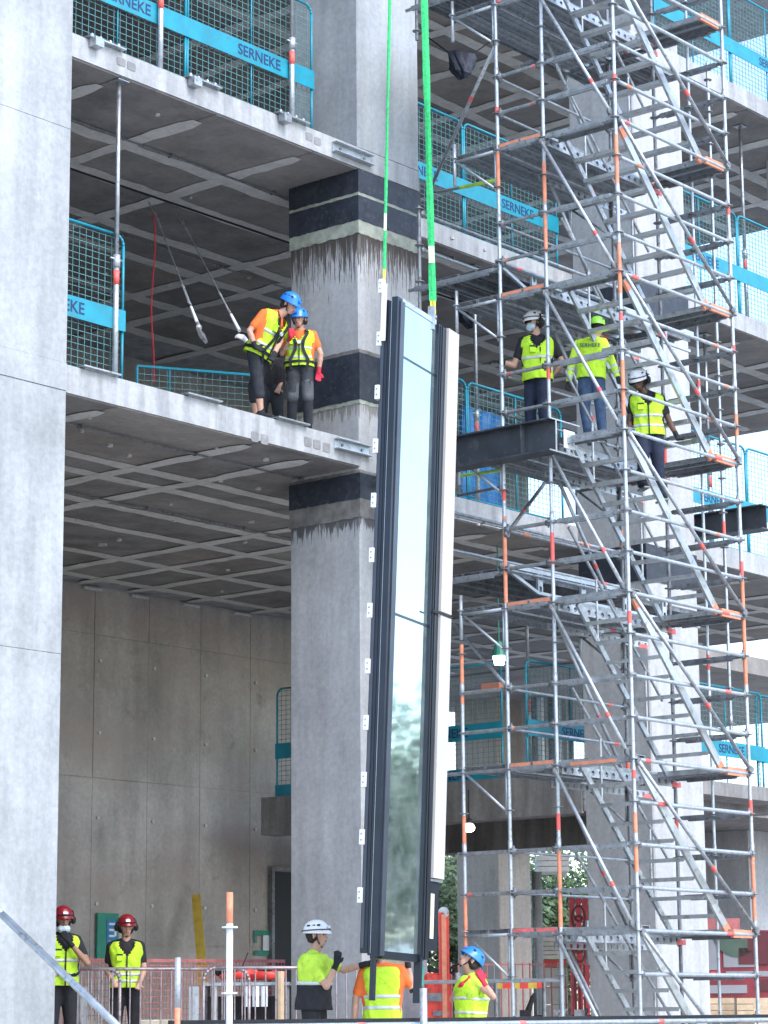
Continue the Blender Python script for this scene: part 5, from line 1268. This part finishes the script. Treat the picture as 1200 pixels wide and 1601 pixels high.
# ------------------------------------------------------------------ background at ground level, right of the unit
def fence_board(px0, px1, py0, py1, k, mats, label):
    a = at(px0, py0, k); b = at(px1, py0, k); zt = a.z; zb = at(px0, py1, k).z; n = 6
    t = empty('barrier_board', ((a.x+b.x)/2, (a.y+b.y)/2, zb-.8), label, 'barrier')
    for i in range(n):
        p_ = a+(b-a)*(i/n); q_ = a+(b-a)*((i+1)/n); mb = MB(); c_ = (p_+q_)/2; c_ = V((c_.x, c_.y, (zt+zb)/2)); u = (q_-p_).normalized(); mb.obox(c_, u, u.cross(ZV).normalized(), ZV, (q_-p_).length/2-.001, .012, (zt-zb)/2); mb.build('board_block', mats[i % len(mats)], t)
    for s in (.03, .97):
        c_ = a+(b-a)*s; mb = MB(); mb.tube((c_.x, c_.y, 1.05), (c_.x, c_.y, zt), .03, 8); mb.build('leg', GDARK, t)
fence_board(772, 852, 1533, 1546, 36, [YELW, REDM], 'low red and yellow barrier board behind the blue helmeted worker')
# red grid fence and poles
t = empty('rebar_fence', at(790, 1600, 38), 'dusty red site fence with pale uprights behind the looking-up worker', 'fence')
a = at(705, 1508, 38); b = at(905, 1508, 38); u = (b-a).normalized(); L = (b-a).length
for z in (0, .35): mb = MB(); mb.bar(a-ZV*z, b-ZV*z, .02, .02); mb.build('rail', PINKN, t)
q = .0; i = 0
while q < L: mb = MB(); mb.tube(a+u*q+ZV*.03, a+u*q-ZV*1.4, .012, 6); mb.build('upright', PINKN if i % 3 else GALV2, t); q += .11; i += 1
# white column pipe near the inner pillar, dark panel, red hoarding sheets
for px, k, r, m, lb in ((841, 47, .10, CP2, 'pale downpipe beside the brown inner pillar'), (835, 46.9, .03, GDARK, 'thin dark pipe beside the pale downpipe')):
    q = at(px, 1500, k); mb = MB(); mb.tube((q.x, q.y, 1.05), (q.x, q.y, 4.25), r, 10); o = mb.build('downpipe', m, smooth=True); tag(o, lb, 'pipe')
def hoard(px0, px1, py0, py1, k, label):
    a = at(px0, py0, k); b = at(px1, py0, k); zb = at(px0, py1, k).z; zm = a.z
    t = empty('red_hoarding', ((a.x+b.x)/2, (a.y+b.y)/2, zb), label, 'hoarding'); u = (b-a).normalized(); nn = u.cross(ZV).normalized(); L = (b-a).length; n = 3
    for i in range(n):
        c_ = a+u*(L*(i+.5)/n); mb = MB(); mb.obox((c_.x, c_.y, (zm+zb)/2), u, nn, ZV, L/n/2-.012, .02, (zm-zb)/2); mb.build('board', REDB, t)
    mb = MB(); e = nn*.024 if nn.dot(FHV) < 0 else nn*-.024
    def arc(cu, cz, ru, rz, a0, a1, wd=.035, steps=12):
        for i in range(steps):
            t0 = math.radians(a0+(a1-a0)*i/steps); t1 = math.radians(a0+(a1-a0)*(i+1)/steps)
            p_ = V((a.x, a.y, 0))+u*(cu+ru*math.cos(t0))+ZV*(cz+rz*math.sin(t0))+e; q_ = V((a.x, a.y, 0))+u*(cu+ru*math.cos(t1))+ZV*(cz+rz*math.sin(t1))+e; mb.bar(p_, q_, wd, .006, e)
    H2 = zm-zb; cu = L*.5
    for zc in (zb+H2*.83, zb+H2*.57):
        arc(cu, zc+.0, L*.33, H2*.105, 0, 360); arc(cu, zc+.03, L*.18, H2*.04, -180, 0); arc(cu, zc-.02, L*.18, H2*.03, 180, 0)
    for q in (-.22, 0, .22): arc(cu+q*L, zb+H2*.24, L*.02, H2*.20, 90, 270)
    mb.build('painted_outline', MAROON2, t)
REDB = plain('red_hoarding_paint', (.40, .03, .05), .6, 0, .25, 4)
hoard(888, 919, 1404, 1592, 41, 'tall red hoarding strip with dark looping outlines left of the dark pillar face')
# pale cladding, brick and timber beyond
def wallbox(name, px0, px1, py0, py1, k, m, label, cat, th=.2, slats=0):
    a = at(px0, py0, k); b = at(px1, py0, k); zb = at(px0, py1, k).z; u = (b-a); u.z = 0; L = u.length; u.normalize(); nn = u.cross(ZV)
    t = empty(name, ((a.x+b.x)/2, (a.y+b.y)/2, zb), label, cat); n = max(1, slats)
    for i in range(n):
        h = (a.z-zb)/n; z = zb+h*i; mb = MB(); c_ = V((a.x, a.y, z+h/2))+u*L/2+(nn*.005*(i % 2)); mb.obox(c_, u, nn, ZV, L/2, th/2, h/2-(.006 if slats else 0)); mb.build('plank' if slats else 'panel', m, t)
    return t
wallbox('cladding', 846, 884, 1466, 1500, 50, BRICKP, 'pale ribbed cladding of a far shed seen beside the red hoarding', 'cladding', slats=5)
wallbox('cladding', 846, 884, 1501, 1512, 50, REDM, 'red band of the far shed below the pale cladding', 'cladding')
wallbox('low_wall', 846, 886, 1513, 1600, 49.5, BRICKP, 'tan lower wall of the far shed', 'wall', slats=3)
wallbox('shed_roof', 838, 886, 1340, 1366, 52, CSTRIP, 'pale layered canopy of the far shed at ground level', 'canopy', th=1.2, slats=3)
wallbox('timber_stack', 1108, 1146, 1560, 1600, 41.5, TIMBER, 'pale timber boards stacked behind the scaffold, left of two', 'timber', slats=4)
wallbox('timber_stack', 1150, 1230, 1560, 1600, 41.0, TIMBER, 'pale timber boards stacked at the right edge behind the mesh', 'timber', slats=4)
a = at(822, 1070, 56); b = at(890, 1070, 56); zb = at(822, 1205, 56).z; t = empty('window_wall', ((a.x+b.x)/2, (a.y+b.y)/2, 5.2), 'row of white framed panes far behind the mezzanine guard', 'window'); u = (b-a).normalized(); L = (b-a).length
for i, f in enumerate((0, .16, .3, .42, .58, .74, .86, 1)): p_ = a+u*L*f; mb = MB(); mb.bar((p_.x, p_.y, 5.2), (p_.x, p_.y, 8.6), .10 if i % 2 else .2, .1); mb.build('frame_post', (CP2, GDARK, WHITEP)[i % 3], t)
for z in (5.9, 7.9): mb = MB(); mb.bar((a.x, a.y, z), (b.x, b.y, z), .08, .12); mb.build('frame_rail', WHITEP, t)
# maroon hoarding with big cropped print
a = at(1100, 1455, 42.5); b = at(1260, 1455, 42.5); zb = at(1100, 1562, 42.5).z; u = (b-a); u.z = 0; L = u.length; u.normalize(); nn = u.cross(ZV); e = nn if nn.dot(FHV) < 0 else -nn
t = empty('maroon_hoarding', ((a.x+b.x)/2, (a.y+b.y)/2, zb), 'maroon and grey printed hoarding at the lower right behind the scaffold', 'hoarding')
def hb_(u0, u1, z0, z1, m, pr, name='print'):
    mb = MB(); c_ = V((a.x, a.y, 0))+u*(L*(u0+u1)/2)+ZV*(zb+(a.z-zb)*(z0+z1)/2)+e*pr; mb.obox(c_, u, e, ZV, L*(u1-u0)/2, .012, (a.z-zb)*(z1-z0)/2); mb.build(name, m, t)
for i in range(4): hb_(i/4+.002, (i+1)/4-.002, 0, 1, MAROON, 0, 'panel')
ROUNDM = plain('muted_green_print', (.06, .10, .075), .6)
GREYPR = plain('grey_print', (.26, .27, .30), .6, 0, .1, 4)
hb_(.03, .12, .42, .97, GREYPR, .014); hb_(.18, .50, .46, .97, GREYPR, .014); hb_(.33, .62, .50, .74, MAROON2, .028); hb_(.42, .64, .70, .98, MAROON2, .0282); hb_(.20, .90, .32, .40, GREYPR, .014); hb_(.03, .40, .08, .20, GREYPR, .014); hb_(.50, .95, .10, .28, MAROON2, .014); hb_(.05, .15, .34, .40, REDM, .028)
mb = MB(); c_ = V((a.x, a.y, 0))+u*L*.32+ZV*(zb+(a.z-zb)*.97)+e*.03; P = [c_+u*.42*math.cos(math.pi+math.pi*i/12)+ZV*.42*math.sin(math.pi+math.pi*i/12) for i in range(13)]; mb.add(P+[p_+e*.01 for p_ in P], [tuple(range(13)), tuple(range(25, 12, -1))]+[(i, i+1, 14+i, 13+i) for i in range(12)]); mb.build('round_print', ROUNDM, t)
wallbox('red_container', 1068, 1150, 1438, 1456, 43.5, PINKN, 'dusty pink top of a container behind the stair landing', 'container', th=1.0)
# dark clutter at the foot
for i, (px, py, k) in enumerate(((820, 1570, 36), (872, 1592, 37), (905, 1596, 37))):
    c_ = at(px, py, k); mb = MB(); c_ = V((c_.x, c_.y, 1.38)); mb.cap(c_-RHV*.2, .10, c_+RHV*.2+ZV*.05, .14); mb.cap(c_+ZV*.1, .06, c_+RHV*.12+ZV*(.25+.2*(i == 0)), .03); mb.obox(c_+ZV*.2-FHV*.1, RHV, FHV, ZV, .08, .04, .06)
    o = mb.build('equipment', GDARK if i else BLACK, smooth=False); tag(o, ['black cutting tool standing behind the looking-up worker', 'grey equipment on the floor left of the dark pillar face', 'grey equipment at the foot of the red hoarding'][i], 'equipment')
# fence of the far side
c_ = at(850, 1585, 70)
# ------------------------------------------------------------------ trees
def tree(x, y, h, r, label, seed, leaf=LEAF, n=3200, group='trees beyond the site', base=0.0, ls=1.0):
    rd = random.Random(seed); t = empty('tree', (x, y, base), label, 'tree', group)
    mb = MB(); pts = [V((x, y, base)), V((x+.15, y, base+h*.25)), V((x-.1, y+.1, base+h*.5)), V((x+.1, y, base+h*.8))]
    for i in range(3): mb.tube(pts[i], pts[i+1], r*.09*(1-.25*i), 8, r*.09*(1-.25*(i+1)))
    tips = []
    for i in range(9):
        a = rd.uniform(0, 6.28); z = rd.uniform(.3, .75); p_ = V((x, y, base+h*z)); q_ = p_+V((math.cos(a)*r*.7, math.sin(a)*r*.7, h*rd.uniform(.06, .2))); mb.tube(p_, q_, r*.03, 6, r*.01); tips.append(q_)
    mb.build('trunk', BARK, t)
    cl = [(q_, r*rd.uniform(.3, .5)) for q_ in tips]+[(V((x+rd.uniform(-.5, .5)*r, y+rd.uniform(-.5, .5)*r, base+h*rd.uniform(.12 if ls == 1.45 else .45, .95))), r*rd.uniform(.28, .5)) for _ in range(12 if ls != 1.45 else 26)]
    lm = MB(); lm2 = MB()
    for i in range(n):
        c0, rr = rd.choice(cl); d = V((rd.gauss(0, 1), rd.gauss(0, 1), rd.gauss(0, .8))).normalized()*rr*rd.uniform(.5, 1.05)**.7; p_ = c0+d
        s = rd.uniform(.05, .13)*ls; a = V((rd.gauss(0, 1), rd.gauss(0, 1), rd.gauss(0, 1))).normalized(); b_ = a.orthogonal().normalized()
        (lm if i % 4 else lm2).add([p_-a*s, p_+b_*s*.6, p_+a*s, p_-b_*s*.6], [(0, 1, 2, 3)])
    lm.build('foliage', leaf, t); lm2.build('light_foliage', LEAF2, t)
# seen through the ground floor openings
for i, (px, k, h, r) in enumerate(((712, 78, 8.5, 3.4), (700, 66, 6.5, 2.6), (868, 84, 8.0, 3.6), (885, 72, 5.8, 2.6))):
    c_ = at(px, 1560, k); tree(c_.x, c_.y, h, r, ['green tree seen in the gap beside the glass unit', 'lower tree in the gap behind the red mast', 'tree seen through the gap beside the pale downpipe', 'smaller tree behind the red hoarding strip'][i], 40+i, LEAF2 if i < 2 else LEAF, 9000, ls=1.0)
# street trees out to the right, mirrored in the glass
for i, (x, y, h, r) in enumerate(((58, 11.5, 8.2, 4.2), (62, 4.0, 9.0, 5), (50, 6.0, 6.6, 3.8), (74, 9, 10.5, 5.5), (64, -3, 8.6, 5))):
    tree(x, y, h, r, ['nearest', 'second', 'third', 'fourth', 'fifth'][i]+' street tree off to the right, mirrored in the glass unit', 60+i, LEAF, 15000, 'street trees mirrored in the glass', ls=1.45)
